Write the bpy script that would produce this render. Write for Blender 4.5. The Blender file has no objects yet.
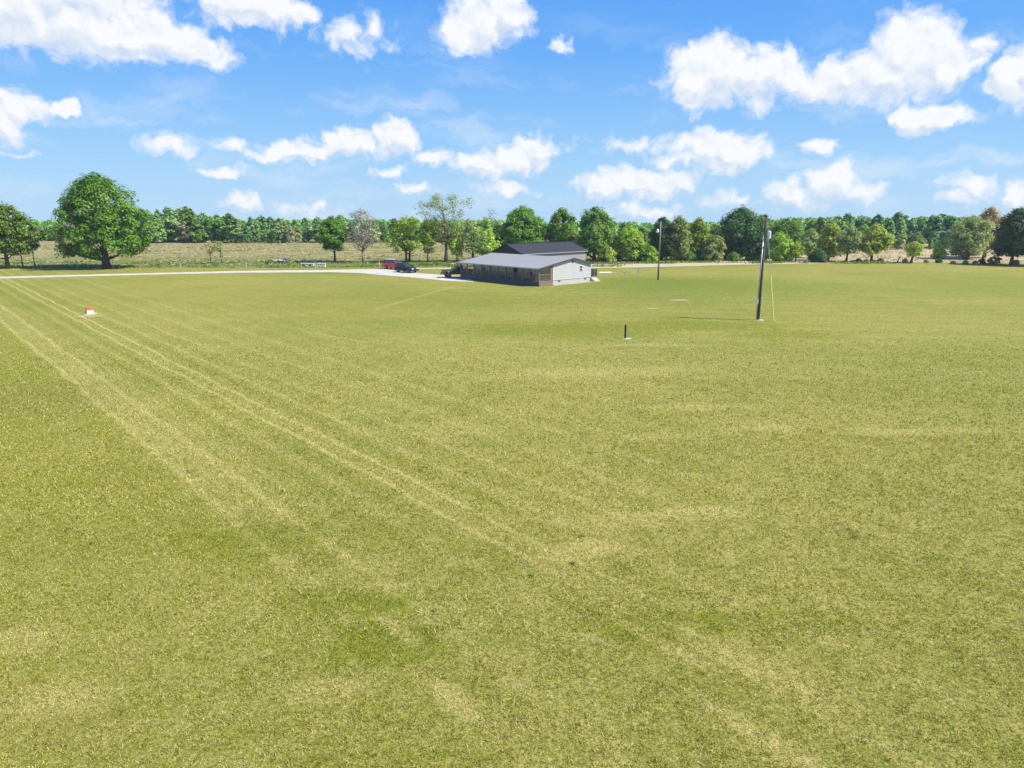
import bpy, math, random
import numpy as np
from mathutils import Vector, Matrix

S = bpy.context.scene
C = S.collection
rad = math.radians

# ------------------------------------------------------------------ camera model
F_PX, CAM_H, PITCH = 700.0, 10.0, math.atan((384 - 213) / 700.0)
CP, SP = math.cos(PITCH), math.sin(PITCH)

def at(px, py, z=0.0):
    """ground point (x, y) seen at a picture position of the photograph"""
    x, v = (px - 512) / F_PX, (384 - py) / F_PX
    t = (z - CAM_H) / (-SP + v * CP)
    return Vector((x * t, (CP + v * SP) * t, z))

def z_at(dist, py):
    v = (384 - py) / F_PX
    return CAM_H + (-SP + v * CP) * dist / (CP + v * SP)

SUN_EL, SUN_AZ = rad(48.0), math.atan2(0.972, -0.234)      # azimuth clockwise from +Y
SUN = Vector((math.sin(SUN_AZ) * math.cos(SUN_EL), math.cos(SUN_AZ) * math.cos(SUN_EL), math.sin(SUN_EL)))

# ------------------------------------------------------------------ node helpers
class NT:
    def __init__(s, tree):
        s.t = tree; s.n = tree.nodes; s.l = tree.links
    def node(s, typ, **kw):
        n = s.n.new(typ)
        for k, v in kw.items(): setattr(n, k, v)
        return n
    def put(s, sock, v):
        if v is None: return
        if isinstance(v, bpy.types.NodeSocket): s.l.new(v, sock)
        else: sock.default_value = v
    def m(s, op, a, b=None, c=None, clamp=False):
        n = s.node('ShaderNodeMath', operation=op, use_clamp=clamp)
        for i, v in enumerate((a, b, c)): s.put(n.inputs[i], v)
        return n.outputs[0]
    def v(s, op, a, b=None, c=None):
        n = s.node('ShaderNodeVectorMath', operation=op)
        for i, q in enumerate((a, b, c)): s.put(n.inputs[i], q)
        return n.outputs['Value'] if op in ('LENGTH', 'DOT_PRODUCT', 'DISTANCE') else n.outputs['Vector']
    def noise(s, vec, scale, detail=3, rough=0.55, col=False, dist=0.0, dims='3D'):
        n = s.node('ShaderNodeTexNoise', noise_dimensions=dims)
        s.put(n.inputs['Vector'], vec); n.inputs['Scale'].default_value = scale
        n.inputs['Detail'].default_value = detail; n.inputs['Roughness'].default_value = rough
        n.inputs['Distortion'].default_value = dist
        return n.outputs['Color' if col else 'Fac']
    def mix(s, f, a, b, blend='MIX'):
        n = s.node('ShaderNodeMix', data_type='RGBA', blend_type=blend)
        s.put(n.inputs[0], f); s.put(n.inputs[6], a); s.put(n.inputs[7], b)
        return n.outputs[2]
    def step(s, x, lo, hi, smooth=True):
        n = s.node('ShaderNodeMapRange', interpolation_type='SMOOTHSTEP' if smooth else 'LINEAR', clamp=True)
        s.put(n.inputs[0], x); n.inputs[1].default_value = lo; n.inputs[2].default_value = hi
        return n.outputs[0]
    def sep(s, vec):
        n = s.node('ShaderNodeSeparateXYZ'); s.put(n.inputs[0], vec); return n.outputs
    def comb(s, x, y, z=0.0):
        n = s.node('ShaderNodeCombineXYZ')
        for i, q in enumerate((x, y, z)): s.put(n.inputs[i], q)
        return n.outputs[0]

def rgb(r, g, b): return (r, g, b, 1.0)

def new_mat(name):
    m = bpy.data.materials.new(name); m.use_nodes = True
    m.node_tree.nodes.clear()
    return m, NT(m.node_tree)

def finish(nt, shader):
    o = nt.node('ShaderNodeOutputMaterial'); nt.l.new(shader, o.inputs['Surface'])

def plain(name, col, rough=0.6, metal=0.0, var=0.12, scale=3.0, bump=0.0, coat=0.0, spec=0.5):
    m, n = new_mat(name)
    b = n.node('ShaderNodeBsdfPrincipled')
    tc = n.node('ShaderNodeTexCoord').outputs['Object']
    f = n.noise(tc, scale, 5, 0.6)
    c = n.mix(f, rgb(*[q * (1 - var) for q in col]), rgb(*[min(1, q * (1 + var)) for q in col]))
    n.put(b.inputs['Base Color'], c)
    b.inputs['Roughness'].default_value = rough; b.inputs['Metallic'].default_value = metal
    b.inputs['Coat Weight'].default_value = coat; b.inputs['Specular IOR Level'].default_value = spec
    if bump:
        bp = n.node('ShaderNodeBump'); bp.inputs['Strength'].default_value = bump
        n.put(bp.inputs['Height'], f); n.put(b.inputs['Normal'], bp.outputs[0])
    finish(n, b.outputs[0])
    return m

def striped(name, col, axis, period, depth=0.5, rough=0.5, dark=0.75, metal=0.0, width=0.12):
    """surface with parallel seams (siding, roof ribs, boards) along an object axis"""
    m, n = new_mat(name)
    b = n.node('ShaderNodeBsdfPrincipled')
    tc = n.node('ShaderNodeTexCoord').outputs['Object']
    q = n.sep(tc)[axis]
    fr = n.m('FRACT', n.m('DIVIDE', q, period))
    seam = n.step(fr, 0.0, width)
    f = n.noise(tc, 1.2, 5, 0.6)
    base = n.mix(f, rgb(*[v * 0.88 for v in col]), rgb(*[min(1, v * 1.1) for v in col]))
    n.put(b.inputs['Base Color'], n.mix(seam, rgb(*[v * dark for v in col]), base))
    b.inputs['Roughness'].default_value = rough; b.inputs['Metallic'].default_value = metal
    bp = n.node('ShaderNodeBump'); bp.inputs['Strength'].default_value = depth; bp.inputs['Distance'].default_value = 0.02
    n.put(bp.inputs['Height'], n.m('ADD', seam, n.m('MULTIPLY', fr, 0.6))); n.put(b.inputs['Normal'], bp.outputs[0])
    finish(n, b.outputs[0])
    return m

# ------------------------------------------------------------------ object helpers
def link(o, parent=None):
    C.objects.link(o)
    if parent: o.parent = parent
    return o

def tag(o, label=None, cat=None, group=None, kind=None):
    if label: o['label'] = label
    if cat: o['category'] = cat
    if group: o['group'] = group
    if kind: o['kind'] = kind
    return o

def thing(name, label, cat, loc=(0, 0, 0), rz=0.0, group=None):
    o = bpy.data.objects.new(name, None); o.empty_display_size = 0.3
    link(o); o.location = loc; o.rotation_euler = (0, 0, rz)
    return tag(o, label, cat, group)

class MB:
    """collects shapes; build() links them as ONE mesh object"""
    def __init__(s): s.v = []; s.f = []; s.mi = []
    def add(s, vs, fs, mi=0):
        k = len(s.v); s.v += [tuple(q) for q in vs]; s.f += [tuple(i + k for i in f) for f in fs]; s.mi += [mi] * len(fs)
        return s
    def box(s, x0, x1, y0, y1, z0, z1, mi=0):
        v = [(x, y, z) for z in (z0, z1) for y in (y0, y1) for x in (x0, x1)]
        return s.add(v, [(0, 2, 3, 1), (4, 5, 7, 6), (0, 1, 5, 4), (2, 6, 7, 3), (0, 4, 6, 2), (1, 3, 7, 5)], mi)
    def loft(s, rings, caps=True, mi=0):
        n = len(rings[0]); v = [p for r in rings for p in r]; f = []
        for i in range(len(rings) - 1):
            for j in range(n):
                a, b = i * n + j, i * n + (j + 1) % n
                f.append((a, b, b + n, a + n))
        if caps: f += [tuple(range(n))[::-1], tuple(range((len(rings) - 1) * n, len(rings) * n))]
        return s.add(v, f, mi)
    def tube(s, pts, radii, sides=6, caps=True, mi=0):
        pts = [Vector(p) for p in pts]
        if not hasattr(radii, '__len__'): radii = [radii] * len(pts)
        rings = []
        for i, p in enumerate(pts):
            d = (pts[min(i + 1, len(pts) - 1)] - pts[max(i - 1, 0)])
            d = d.normalized() if d.length > 1e-9 else Vector((0, 0, 1))
            u = d.orthogonal().normalized() if abs(d.z) < 0.9 else d.cross(Vector((0, 1, 0))).normalized()
            w = d.cross(u)
            rings.append([p + (u * math.cos(2 * math.pi * k / sides) + w * math.sin(2 * math.pi * k / sides)) * radii[i] for k in range(sides)])
        return s.loft(rings, caps, mi)
    def prism(s, prof, y0, y1, mi=0):
        """profile of (x, z) swept along y"""
        return s.loft([[(x, y0, z) for x, z in prof], [(x, y1, z) for x, z in prof]], True, mi)
    def quad(s, a, b, c, d, mi=0): return s.add([a, b, c, d], [(0, 1, 2, 3)], mi)
    def slab(s, corners, t, mi=0):
        """four corners (top face) thickened downwards"""
        lo = [(p[0], p[1], p[2] - t) for p in corners]
        return s.loft([lo, [tuple(p) for p in corners]], True, mi)
    def build(s, name, mat, parent=None, smooth=False, bevel=0.0):
        me = bpy.data.meshes.new(name); me.from_pydata(s.v, [], s.f)
        mats = mat if isinstance(mat, (list, tuple)) else [mat]
        for q in mats: me.materials.append(q)
        if len(mats) > 1: me.polygons.foreach_set('material_index', s.mi)
        import bmesh
        bm = bmesh.new(); bm.from_mesh(me); bmesh.ops.recalc_face_normals(bm, faces=bm.faces); bm.to_mesh(me); bm.free()
        if smooth: me.polygons.foreach_set('use_smooth', [True] * len(me.polygons))
        o = link(bpy.data.objects.new(name, me), parent)
        if bevel:
            b = o.modifiers.new('Bevel', 'BEVEL'); b.width = bevel; b.segments = 2; b.limit_method = 'ANGLE'
        return o

def np_mesh(name, verts, nper, mat):
    """mesh of separate polygons with nper corners each, straight from an array"""
    verts = np.asarray(verts, dtype=np.float32).reshape(-1, 3); n = len(verts); k = n // nper
    me = bpy.data.meshes.new(name)
    me.vertices.add(n); me.vertices.foreach_set('co', verts.ravel())
    me.loops.add(n); me.loops.foreach_set('vertex_index', np.arange(n, dtype=np.int32))
    me.polygons.add(k); me.polygons.foreach_set('loop_start', np.arange(0, n, nper, dtype=np.int32))
    me.polygons.foreach_set('loop_total', np.full(k, nper, dtype=np.int32))
    me.update(calc_edges=True); me.materials.append(mat)
    return me

def unit(a): return a / np.maximum(np.linalg.norm(a, axis=1, keepdims=True), 1e-9)

def leaf_quads(rng, cen, nor, size, aspect=0.62):
    """one bent rhombus per leaf sprig"""
    n = len(cen); t = unit(np.cross(nor, rng.normal(size=(n, 3)))); b = np.cross(nor, t)
    s = size[:, None]
    return np.stack([cen - t * s, cen - b * s * aspect + nor * s * 0.12, cen + t * s, cen + b * s * aspect + nor * s * 0.12], axis=1)

# ------------------------------------------------------------------ render set-up, camera, light
S.render.engine = 'CYCLES'
S.render.resolution_x, S.render.resolution_y = 1024, 768
S.cycles.max_bounces = 6; S.cycles.diffuse_bounces = 4; S.cycles.transparent_max_bounces = 6
S.cycles.use_denoising = True
S.cycles.sample_clamp_indirect = 6.0
vs = S.view_settings
vs.view_transform = 'Standard'; vs.look = 'None'; vs.gamma = 1.0; vs.use_curve_mapping = False
vs.exposure = 0.80

cam = bpy.data.cameras.new('camera'); cam.sensor_width = 36.0; cam.lens = F_PX / 1024 * 36.0
cam.clip_start = 0.2; cam.clip_end = 8000
co = link(bpy.data.objects.new('camera', cam)); co.location = (0, 0, CAM_H); co.rotation_euler = (math.pi / 2 - PITCH, 0, 0)
S.camera = co

sl = bpy.data.lights.new('sun', 'SUN'); sl.energy = 4.2; sl.angle = rad(0.53); sl.color = (1.0, 0.955, 0.88)
so = link(bpy.data.objects.new('sun', sl)); so.rotation_euler = SUN.to_track_quat('Z', 'Y').to_euler(); so.location = (60, -20, 90)

# ------------------------------------------------------------------ world: sky with clouds at their bearings
def bearing(px, py):
    x, v = (px - 512) / F_PX, (384 - py) / F_PX
    d = Vector((x, CP + v * SP, -SP + v * CP)).normalized()
    return math.atan2(d.x, d.y), math.asin(d.z)

# picture position, half sizes, weight
CLOUDS = [
 (18, 8, 66, 44, 1), (75, 22, 62, 40, 1), (128, 38, 52, 28, 1), (165, 32, 40, 24, .9), (212, 57, 32, 15, .8), (190, 46, 30, 18, .8), (60, -10, 120, 40, 1),
 (243, 2, 60, 24, 1), (296, 14, 24, 13, .7), (352, 36, 40, 20, .42), (372, 28, 18, 16, .4),
 (482, 24, 44, 26, 1), (456, 36, 24, 16, .9), (508, 12, 22, 20, .9), (560, 45, 13, 8, .38),
 (22, 107, 28, 17, .9), (60, 103, 22, 8, .8), (6, 124, 24, 24, .9), (15, 157, 24, 4, .3),
 (170, 143, 27, 10, .5), (236, 148, 20, 10, .4), (222, 171, 30, 7, .55), (300, 151, 48, 11, .8), (350, 145, 40, 15, .9), (396, 138, 25, 19, .95), (432, 158, 24, 9, .6), (390, 172, 15, 6, .5), (276, 158, 36, 7, .6),
 (410, 189, 13, 8, .6), (240, 202, 24, 10, .7), (310, 210, 42, 9, .35), (326, 206, 10, 8, .5),
 (488, 166, 36, 15, .9), (533, 150, 31, 16, .9), (508, 188, 28, 9, .5), (515, 160, 30, 15, .8),
 (712, 72, 52, 34, 1), (698, 84, 40, 20, 1), (760, 76, 44, 32, 1), (800, 84, 36, 20, .85), (845, 80, 44, 22, .95), (905, 52, 40, 40, 1), (930, 60, 44, 42, 1), (885, 74, 52, 32, 1), (978, 46, 26, 13, .45), (960, 70, 26, 24, .6),
 (930, 120, 42, 14, .85), (905, 121, 20, 16, .8), (1016, 76, 28, 28, 1), (1040, 70, 40, 40, 1),
 (722, 150, 52, 21, .95), (682, 160, 40, 10, .6), (640, 144, 56, 10, .3), (648, 182, 52, 15, .85), (615, 186, 40, 11, .7),
 (827, 145, 22, 11, .8), (837, 180, 32, 18, .75), (800, 194, 36, 13, .6), (862, 190, 20, 13, .5), (735, 200, 26, 11, .3), (640, 212, 40, 9, .4),
 (970, 187, 24, 13, .55), (1016, 192, 22, 17, .6), (956, 198, 16, 9, .45)]

W = bpy.data.worlds.new('World'); S.world = W; W.use_nodes = True
n = NT(W.node_tree); n.n.clear()
sky = n.node('ShaderNodeTexSky', sky_type='NISHITA')
sky.sun_disc = False; sky.sun_elevation = SUN_EL; sky.sun_rotation = SUN_AZ
sky.altitude = 100; sky.air_density = 1.0; sky.dust_density = 0.3; sky.ozone_density = 2.5
d = n.node('ShaderNodeTexCoord').outputs['Generated']
d = n.v('NORMALIZE', d)
dx, dy, dz = n.sep(d)
az = n.m('ARCTAN2', dx, dy); el = n.m('ARCSINE', dz)
p0 = n.comb(az, el, 0.0)
w1 = n.v('MULTIPLY', n.v('SUBTRACT', n.noise(p0, 20, 5, 0.55, col=True, dims='2D'), (.5, .5, .5)), (0.050, 0.040, 0.0))
p = n.v('ADD', p0, w1)
def field(pp):
    f = None
    for (cx, cy, rx, ry, w) in CLOUDS:
        rx *= 1.0; ry *= 1.10
        a, e = bearing(cx, cy); a2, _ = bearing(cx + rx * .5, cy); a1, _ = bearing(cx - rx * .5, cy)
        _, e2 = bearing(cx, cy - ry * .5); _, e1 = bearing(cx, cy + ry * .5)
        ia, ie = 1 / max(abs(a2 - a1), 1e-4), 1 / max(abs(e2 - e1), 1e-4)
        q = n.v('LENGTH', n.v('MULTIPLY_ADD', pp, (ia, ie, 0), (-a * ia, -e * ie, 0)))
        g = n.m('MULTIPLY_ADD', q, -w * 0.9, w)
        f = g if f is None else n.m('SMOOTH_MAX', f, g, 0.08)
    return f
Fd = field(p)
under = n.step(n.m('SUBTRACT', field(n.v('ADD', p, (.006, .013, 0))), Fd), -.10, .26)      # faces away from the sun: left and below
def billow(v):
    q = n.node('ShaderNodeTexVoronoi', feature='SMOOTH_F1', normalize=False, voronoi_dimensions='2D'); n.put(q.inputs['Vector'], v)
    q.inputs['Scale'].default_value = 42; q.inputs['Detail'].default_value = 3; q.inputs['Roughness'].default_value = .5; q.inputs['Smoothness'].default_value = .35
    return n.m('MULTIPLY_ADD', q.outputs['Distance'], -.62, .82)
fb = n.noise(n.v('MULTIPLY', p0, (1, 1.15, 1)), 30, 7, 0.54, dims='2D')
fb = n.m('ADD', n.m('MULTIPLY', fb, .45), n.m('MULTIPLY', billow(p), .55))
dens = n.m('ADD', Fd, n.m('MULTIPLY', n.m('SUBTRACT', fb, 0.40), 0.95))
# other clouds round the rest of the sky
out = n.m('MULTIPLY', n.step(n.m('ABSOLUTE', az), 0.72, 0.95), n.step(n.noise(n.v('MULTIPLY', p, (1, 2.2, 1)), 3.4, 5, 0.6, dims='2D'), 0.52, 0.72))
alpha = n.m('MAXIMUM', n.step(dens, -0.06, 0.48), n.m('MULTIPLY', out, n.step(el, 0.02, 0.1)))
veil = n.step(n.noise(n.v('MULTIPLY', p, (1, 4.5, 1)), 5.5, 5, 0.6, dims='2D'), 0.46, 0.78)
veil = n.m('MULTIPLY', n.m('MULTIPLY', veil, .34), n.m('SUBTRACT', 1.0, n.step(el, .10, .30)))
alpha = n.m('MULTIPLY', n.m('MAXIMUM', alpha, veil), 0.97)
# self shading: thick, sunward sides white, bases slightly blue grey
fb2 = n.m('ADD', n.m('MULTIPLY', n.noise(n.v('ADD', n.v('MULTIPLY', p0, (1, 1.15, 1)), (0.006, 0.014, 0)), 30, 7, 0.54, dims='2D'), .45), n.m('MULTIPLY', billow(n.v('ADD', p, (0.005, 0.012, 0))), .55))
relief = n.m('SUBTRACT', fb, fb2)
lit = n.m('ADD', n.m('MULTIPLY_ADD', under, -.62, .98), n.m('MULTIPLY', relief, 1.3))
lit = n.m('ADD', lit, n.m('MULTIPLY_ADD', n.step(dens, 0, .5), -.3, .3))
lit = n.m('MAXIMUM', n.m('MINIMUM', lit, 1.0), 0.0)
cloud = n.mix(lit, rgb(3.9, 4.65, 5.75), rgb(6.3, 6.35, 6.4))
# very clear spring air: deep blue aloft, pale blue low down
cr = n.node('ShaderNodeValToRGB'); e_ = cr.color_ramp.elements
stops = ((0.0, (2.7, 4.4, 6.2)), (.05, (2.0, 3.9, 6.2)), (.14, (.85, 2.75, 6.2)), (.27, (.22, 1.85, 6.0)), (.50, (.25, 1.4, 5.2)), (1.0, (.3, 1.1, 3.8)))
while len(e_) < len(stops): e_.new(.5)
for q, (ps, cl_) in zip(e_, stops): q.position = ps; q.color = rgb(*[v / 10 for v in cl_])
n.put(cr.inputs[0], n.m('DIVIDE', el, math.pi / 2 * .9, clamp=True))
clear = n.v('SCALE', cr.outputs[0]); clear.node.inputs['Scale'].default_value = 10.0
skyc = n.mix(.88, sky.outputs[0], clear)
bg = n.node('ShaderNodeBackground'); bg.inputs['Strength'].default_value = 0.09
n.put(bg.inputs['Color'], n.mix(alpha, skyc, cloud))
o = n.node('ShaderNodeOutputWorld'); n.l.new(bg.outputs[0], o.inputs['Surface'])

# ------------------------------------------------------------------ grass colours (shared by the lawn sheet and its blades)
NX, NY = 0.749, 0.663            # across the mowing rows
def make_lawn_group():
    g = bpy.data.node_groups.new('lawn_colour', 'ShaderNodeTree')
    g.interface.new_socket('Color', in_out='OUTPUT', socket_type='NodeSocketColor')
    g.interface.new_socket('Straw', in_out='OUTPUT', socket_type='NodeSocketFloat')
    n = NT(g)
    P = n.node('ShaderNodeNewGeometry').outputs['Position']
    x, y, _ = n.sep(P); P2 = n.comb(x, y, 0.0)
    big = n.noise(P2, 0.035, 4, 0.6); mid = n.noise(P2, 0.22, 5, 0.62); sm = n.noise(P2, 1.3, 5, 0.65); tiny = n.noise(P2, 9.0, 5, 0.75)
    wob = n.m('MULTIPLY', n.m('SUBTRACT', n.noise(P2, 0.18, 3, 0.5), 0.5), 0.7)
    s = n.m('ADD', n.m('ADD', n.m('MULTIPLY', x, NX), n.m('MULTIPLY', y, NY)), wob)
    brk = n.step(n.noise(P2, 0.8, 4, 0.6), 0.22, 0.55)
    # cut-grass rows left by the mower
    rows = None
    for s0, w, k in ((7.45, .26, .55), (8.95, .26, .62), (8.2, 1.0, .24), (10.9, .4, -.22), (12.1, .3, -.22), (14.8, .35, -.15), (12.95, .17, 1.05), (13.9, .17, 1.0), (11.5, .16, .22), (9.9, .18, .2), (15.6, .25, .3), (17.3, .3, .28), (19.6, .3, .22), (22.5, .4, .2), (5.2, .2, .15)):
        q = n.m('SUBTRACT', 1.0, n.m('DIVIDE', n.m('ABSOLUTE', n.m('SUBTRACT', s, s0)), w), clamp=True)
        q = n.m('MULTIPLY', q, k)
        rows = q if rows is None else n.m('ADD', rows, q)
    rows = n.m('MULTIPLY', rows, n.m('ADD', .22, n.m('MULTIPLY', n.step(y, 15, 27), .78)))
    rows = n.m('MULTIPLY', rows, n.m('ADD', n.m('MULTIPLY', brk, 0.8), 0.25))
    mow = n.m('MULTIPLY', n.m('SINE', n.m('MULTIPLY', s, 2.9)), n.m('MULTIPLY', n.step(s, 7.0, 8.0), n.m('SUBTRACT', 1.0, n.step(s, 26, 60))))
    mow2 = n.m('SINE', n.m('MULTIPLY', n.m('ADD', n.m('ADD', n.m('MULTIPLY', y, 0.98), n.m('MULTIPLY', x, 0.12)), n.m('MULTIPLY', wob, 1.5)), 1.9))
    mow2 = n.m('MULTIPLY', mow2, n.step(s, 30, 60))
    # straw amount
    st = n.m('ADD', n.m('MULTIPLY', n.m('SUBTRACT', mid, 0.5), .36), n.m('MULTIPLY', n.m('SUBTRACT', sm, 0.5), .45))
    st = n.m('ADD', st, n.m('MULTIPLY', n.m('SUBTRACT', tiny, 0.5), 2.1))
    st = n.m('ADD', st, n.m('MULTIPLY', n.m('SUBTRACT', big, 0.5), 0.45))
    st = n.m('ADD', st, n.m('MULTIPLY', rows, 0.74))
    st = n.m('ADD', st, n.m('MULTIPLY', mow, 0.03)); st = n.m('ADD', st, n.m('MULTIPLY', mow2, 0.035))
    def blob(px, py, rx, ry, rot=0.0):
        c = at(px, py); dx = n.m('SUBTRACT', x, c.x); dy = n.m('SUBTRACT', y, c.y)
        cr, sr = math.cos(rot), math.sin(rot)
        u = n.m('ADD', n.m('MULTIPLY', dx, cr / rx), n.m('MULTIPLY', dy, sr / rx))
        v = n.m('ADD', n.m('MULTIPLY', dx, -sr / ry), n.m('MULTIPLY', dy, cr / ry))
        r = n.m('ADD', n.m('SQRT', n.m('ADD', n.m('MULTIPLY', u, u), n.m('MULTIPLY', v, v))), n.m('MULTIPLY', n.m('SUBTRACT', sm, 0.5), 1.6))
        return n.step(n.m('SUBTRACT', 1.0, r), 0.0, 0.7)
    # worn straw spots, and greener places
    for (px, py, rx, ry, k, rot) in ((580, 550, 1.9, .8, .62, .3), (640, 520, 4, 1.0, .25, .1), (705, 512, 2.2, .6, .5, .1), (700, 407, 5.5, .9, .24, .05), (652, 437, 2.2, .8, .26, .05), (770, 428, 3, .7, .3, .1),
                                 (740, 660, 3.2, .45, .36, -.85), (770, 742, 2.0, .35, .38, -.85), (655, 640, 2.5, .3, .35, -.85), (400, 632, 1.4, .35, .5, -.85), (455, 700, 1.2, .4, .4, -.85), (930, 432, 4, .8, .3, .1), (960, 300, 12, 3, .12, .0),
                                 (610, 372, 10, 2.2, .22, .1), (330, 690, 1.4, .7, .3, .2), (60, 700, 1.6, .9, .3, .1), (20, 640, 1.5, .8, .25, 0), (420, 430, 7, 2, .12, 0), (660, 345, 6, 1, .2, 0)):
        st = n.m('ADD', st, n.m('MULTIPLY', blob(px, py, rx, ry, rot), k * .9))
    for (px, py, rx, ry, k) in ((700, 285, 28, 16, -.30), (620, 300, 16, 9, -.2), (560, 330, 14, 6, -.3), (700, 325, 13, 4, -.3), (790, 335, 6, 3, -.3), (850, 295, 22, 10, -.12), (420, 300, 26, 12, -.1), (390, 640, 2, 1.2, -.4), (350, 600, 2.5, 1, -.3), (650, 625, 2.6, 1.1, -.3), (270, 540, 4, 2, -.25), (760, 620, 3, .8, -.25), (330, 272, 20, 5, -.25)):
        st = n.m('ADD', st, n.m('MULTIPLY', blob(px, py, rx, ry), k * .75))
    def track(px0, py0, px1, py1, w, k):
        a, b = at(px0, py0), at(px1, py1); L = (b - a).length; ux, uy = (b - a).x / L, (b - a).y / L
        du = n.m('ADD', n.m('MULTIPLY', n.m('SUBTRACT', x, a.x), ux), n.m('MULTIPLY', n.m('SUBTRACT', y, a.y), uy))
        dv = n.m('ADD', n.m('MULTIPLY', n.m('SUBTRACT', x, a.x), -uy), n.m('MULTIPLY', n.m('SUBTRACT', y, a.y), ux))
        q = n.m('SUBTRACT', 1.0, n.m('DIVIDE', n.m('ABSOLUTE', n.m('ADD', dv, n.m('MULTIPLY', wob, .6))), w), clamp=True)
        return n.m('MULTIPLY', n.m('MULTIPLY', q, k), n.m('MULTIPLY', n.step(du, 0, 3), n.m('SUBTRACT', 1.0, n.step(du, L - 3, L))))
    for tr in ((372, 310, 455, 286, .6, .28), (640, 436, 672, 434, .3, .3), (745, 430, 775, 424, .3, .28), (560, 350, 700, 340, .35, .2), (300, 330, 380, 345, .3, .25), (805, 425, 940, 434, .35, .2)):
        st = n.m('ADD', st, track(*tr))
    st = n.m('ADD', st, n.m('MULTIPLY', n.step(y, 38, 80), -.13))
    unm = n.m('SUBTRACT', 1.0, n.step(n.m('ADD', s, n.m('MULTIPLY', n.m('SUBTRACT', sm, .5), 1.6)), 6.7, 7.6))
    unm = n.m('MULTIPLY', unm, n.m('ADD', .35, n.m('MULTIPLY', n.step(y, 13, 26), .65)))
    st = n.m('ADD', st, n.m('MULTIPLY', unm, -0.12))
    straw = n.step(n.m('ADD', st, 0.51), 0.08, 0.98)
    green = n.mix(n.step(big, .35, .65), rgb(.182, .204, .017), rgb(.222, .220, .018))
    green = n.mix(n.m('MULTIPLY', unm, 0.45), green, rgb(.222, .226, .010))
    cool = blob(700, 288, 36, 22); green = n.mix(n.m('MULTIPLY', cool, .5), green, rgb(.134, .192, .024))
    tan = n.mix(sm, rgb(.345, .308, .082), rgb(.490, .412, .165))
    c = n.mix(straw, green, tan)
    # dull reddish thatch where the turf is thin
    red = n.m('MAXIMUM', n.m('MULTIPLY', blob(625, 298, 12, 7), .32), n.m('MULTIPLY', blob(10, 400, 9, 6), .30))
    red = n.m('MAXIMUM', red, n.m('MULTIPLY', blob(345, 283, 14, 4), .25)); red = n.m('MAXIMUM', red, n.m('MULTIPLY', blob(70, 730, 1.6, 1.0), .22))
    red = n.m('MULTIPLY', red, n.step(tiny, .3, .6))
    c = n.mix(red, c, rgb(.27, .21, .075))
    # broad-leaf weeds
    wd = n.step(n.noise(P2, 2.8, 5, 0.75), 0.60, 0.70)
    c = n.mix(n.m('MULTIPLY', wd, 0.6), c, rgb(.105, .185, .020))
    bare = blob(679, 300, 1.6, .8); bare = n.m('MAXIMUM', bare, blob(653, 308.3, .8, .5)); bare = n.m('MAXIMUM', bare, blob(607, 272.6, 2.4, 1.0))
    bare = n.m('MAXIMUM', bare, n.m('MULTIPLY', blob(89, 316, 1.8, 1.2), .7))
    c = n.mix(bare, c, rgb(.46, .40, .24))
    go = n.node('NodeGroupOutput'); n.l.new(c, go.inputs[0]); n.l.new(straw, go.inputs[1])
    return g
LAWN = make_lawn_group()

def lawn_material():
    m, n = new_mat('mown_lawn')
    P = n.node('ShaderNodeNewGeometry').outputs['Position']
    g = n.node('ShaderNodeGroup'); g.node_tree = LAWN
    fine = n.noise(P, 16, 5, 0.75); mid = n.noise(P, 4.2, 6, 0.8)
    c = n.mix(n.step(fine, .28, .72), n.mix(1.0, g.outputs[0], rgb(.55, .60, .45), 'MULTIPLY'), n.mix(1.0, g.outputs[0], rgb(1.32, 1.28, 1.32), 'MULTIPLY'))
    c = n.mix(n.step(mid, .32, .66), n.mix(1.0, c, rgb(.70, .76, .62), 'MULTIPLY'), n.mix(1.0, c, rgb(1.18, 1.15, 1.18), 'MULTIPLY'))
    b = n.node('ShaderNodeBsdfPrincipled'); n.put(b.inputs['Base Color'], c)
    b.inputs['Roughness'].default_value = 0.9; b.inputs['Specular IOR Level'].default_value = 0.15
    bp = n.node('ShaderNodeBump'); bp.inputs['Strength'].default_value = 0.7; bp.inputs['Distance'].default_value = 0.06
    n.put(bp.inputs['Height'], n.m('ADD', fine, n.m('MULTIPLY', mid, 1.5))); n.put(b.inputs['Normal'], bp.outputs[0])
    finish(n, b.outputs[0]); return m

def blade_material():
    m, n = new_mat('grass_blade')
    g = n.node('ShaderNodeGroup'); g.node_tree = LAWN
    r = n.node('ShaderNodeNewGeometry').outputs['Random Per Island']
    c = n.mix(n.step(r, .0, 1.0, False), n.mix(1.0, g.outputs[0], rgb(.66, .76, .60), 'MULTIPLY'), n.mix(1.0, g.outputs[0], rgb(2.0, 1.95, 1.9), 'MULTIPLY'))
    r2 = n.m('FRACT', n.m('MULTIPLY', r, 917.3))
    c = n.mix(n.m('MULTIPLY', n.step(r2, .78, .86), .8), c, rgb(.74, .66, .36))      # dead straw among the green
    a = n.node('ShaderNodeBsdfDiffuse'); n.put(a.inputs['Color'], c)
    t = n.node('ShaderNodeBsdfTranslucent'); n.put(t.inputs['Color'], n.mix(1.0, c, rgb(1.0, 1.05, .6), 'MULTIPLY'))
    mx = n.node('ShaderNodeMixShader'); mx.inputs[0].default_value = 0.35
    n.l.new(a.outputs[0], mx.inputs[1]); n.l.new(t.outputs[0], mx.inputs[2]); finish(n, mx.outputs[0]); return m

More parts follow.
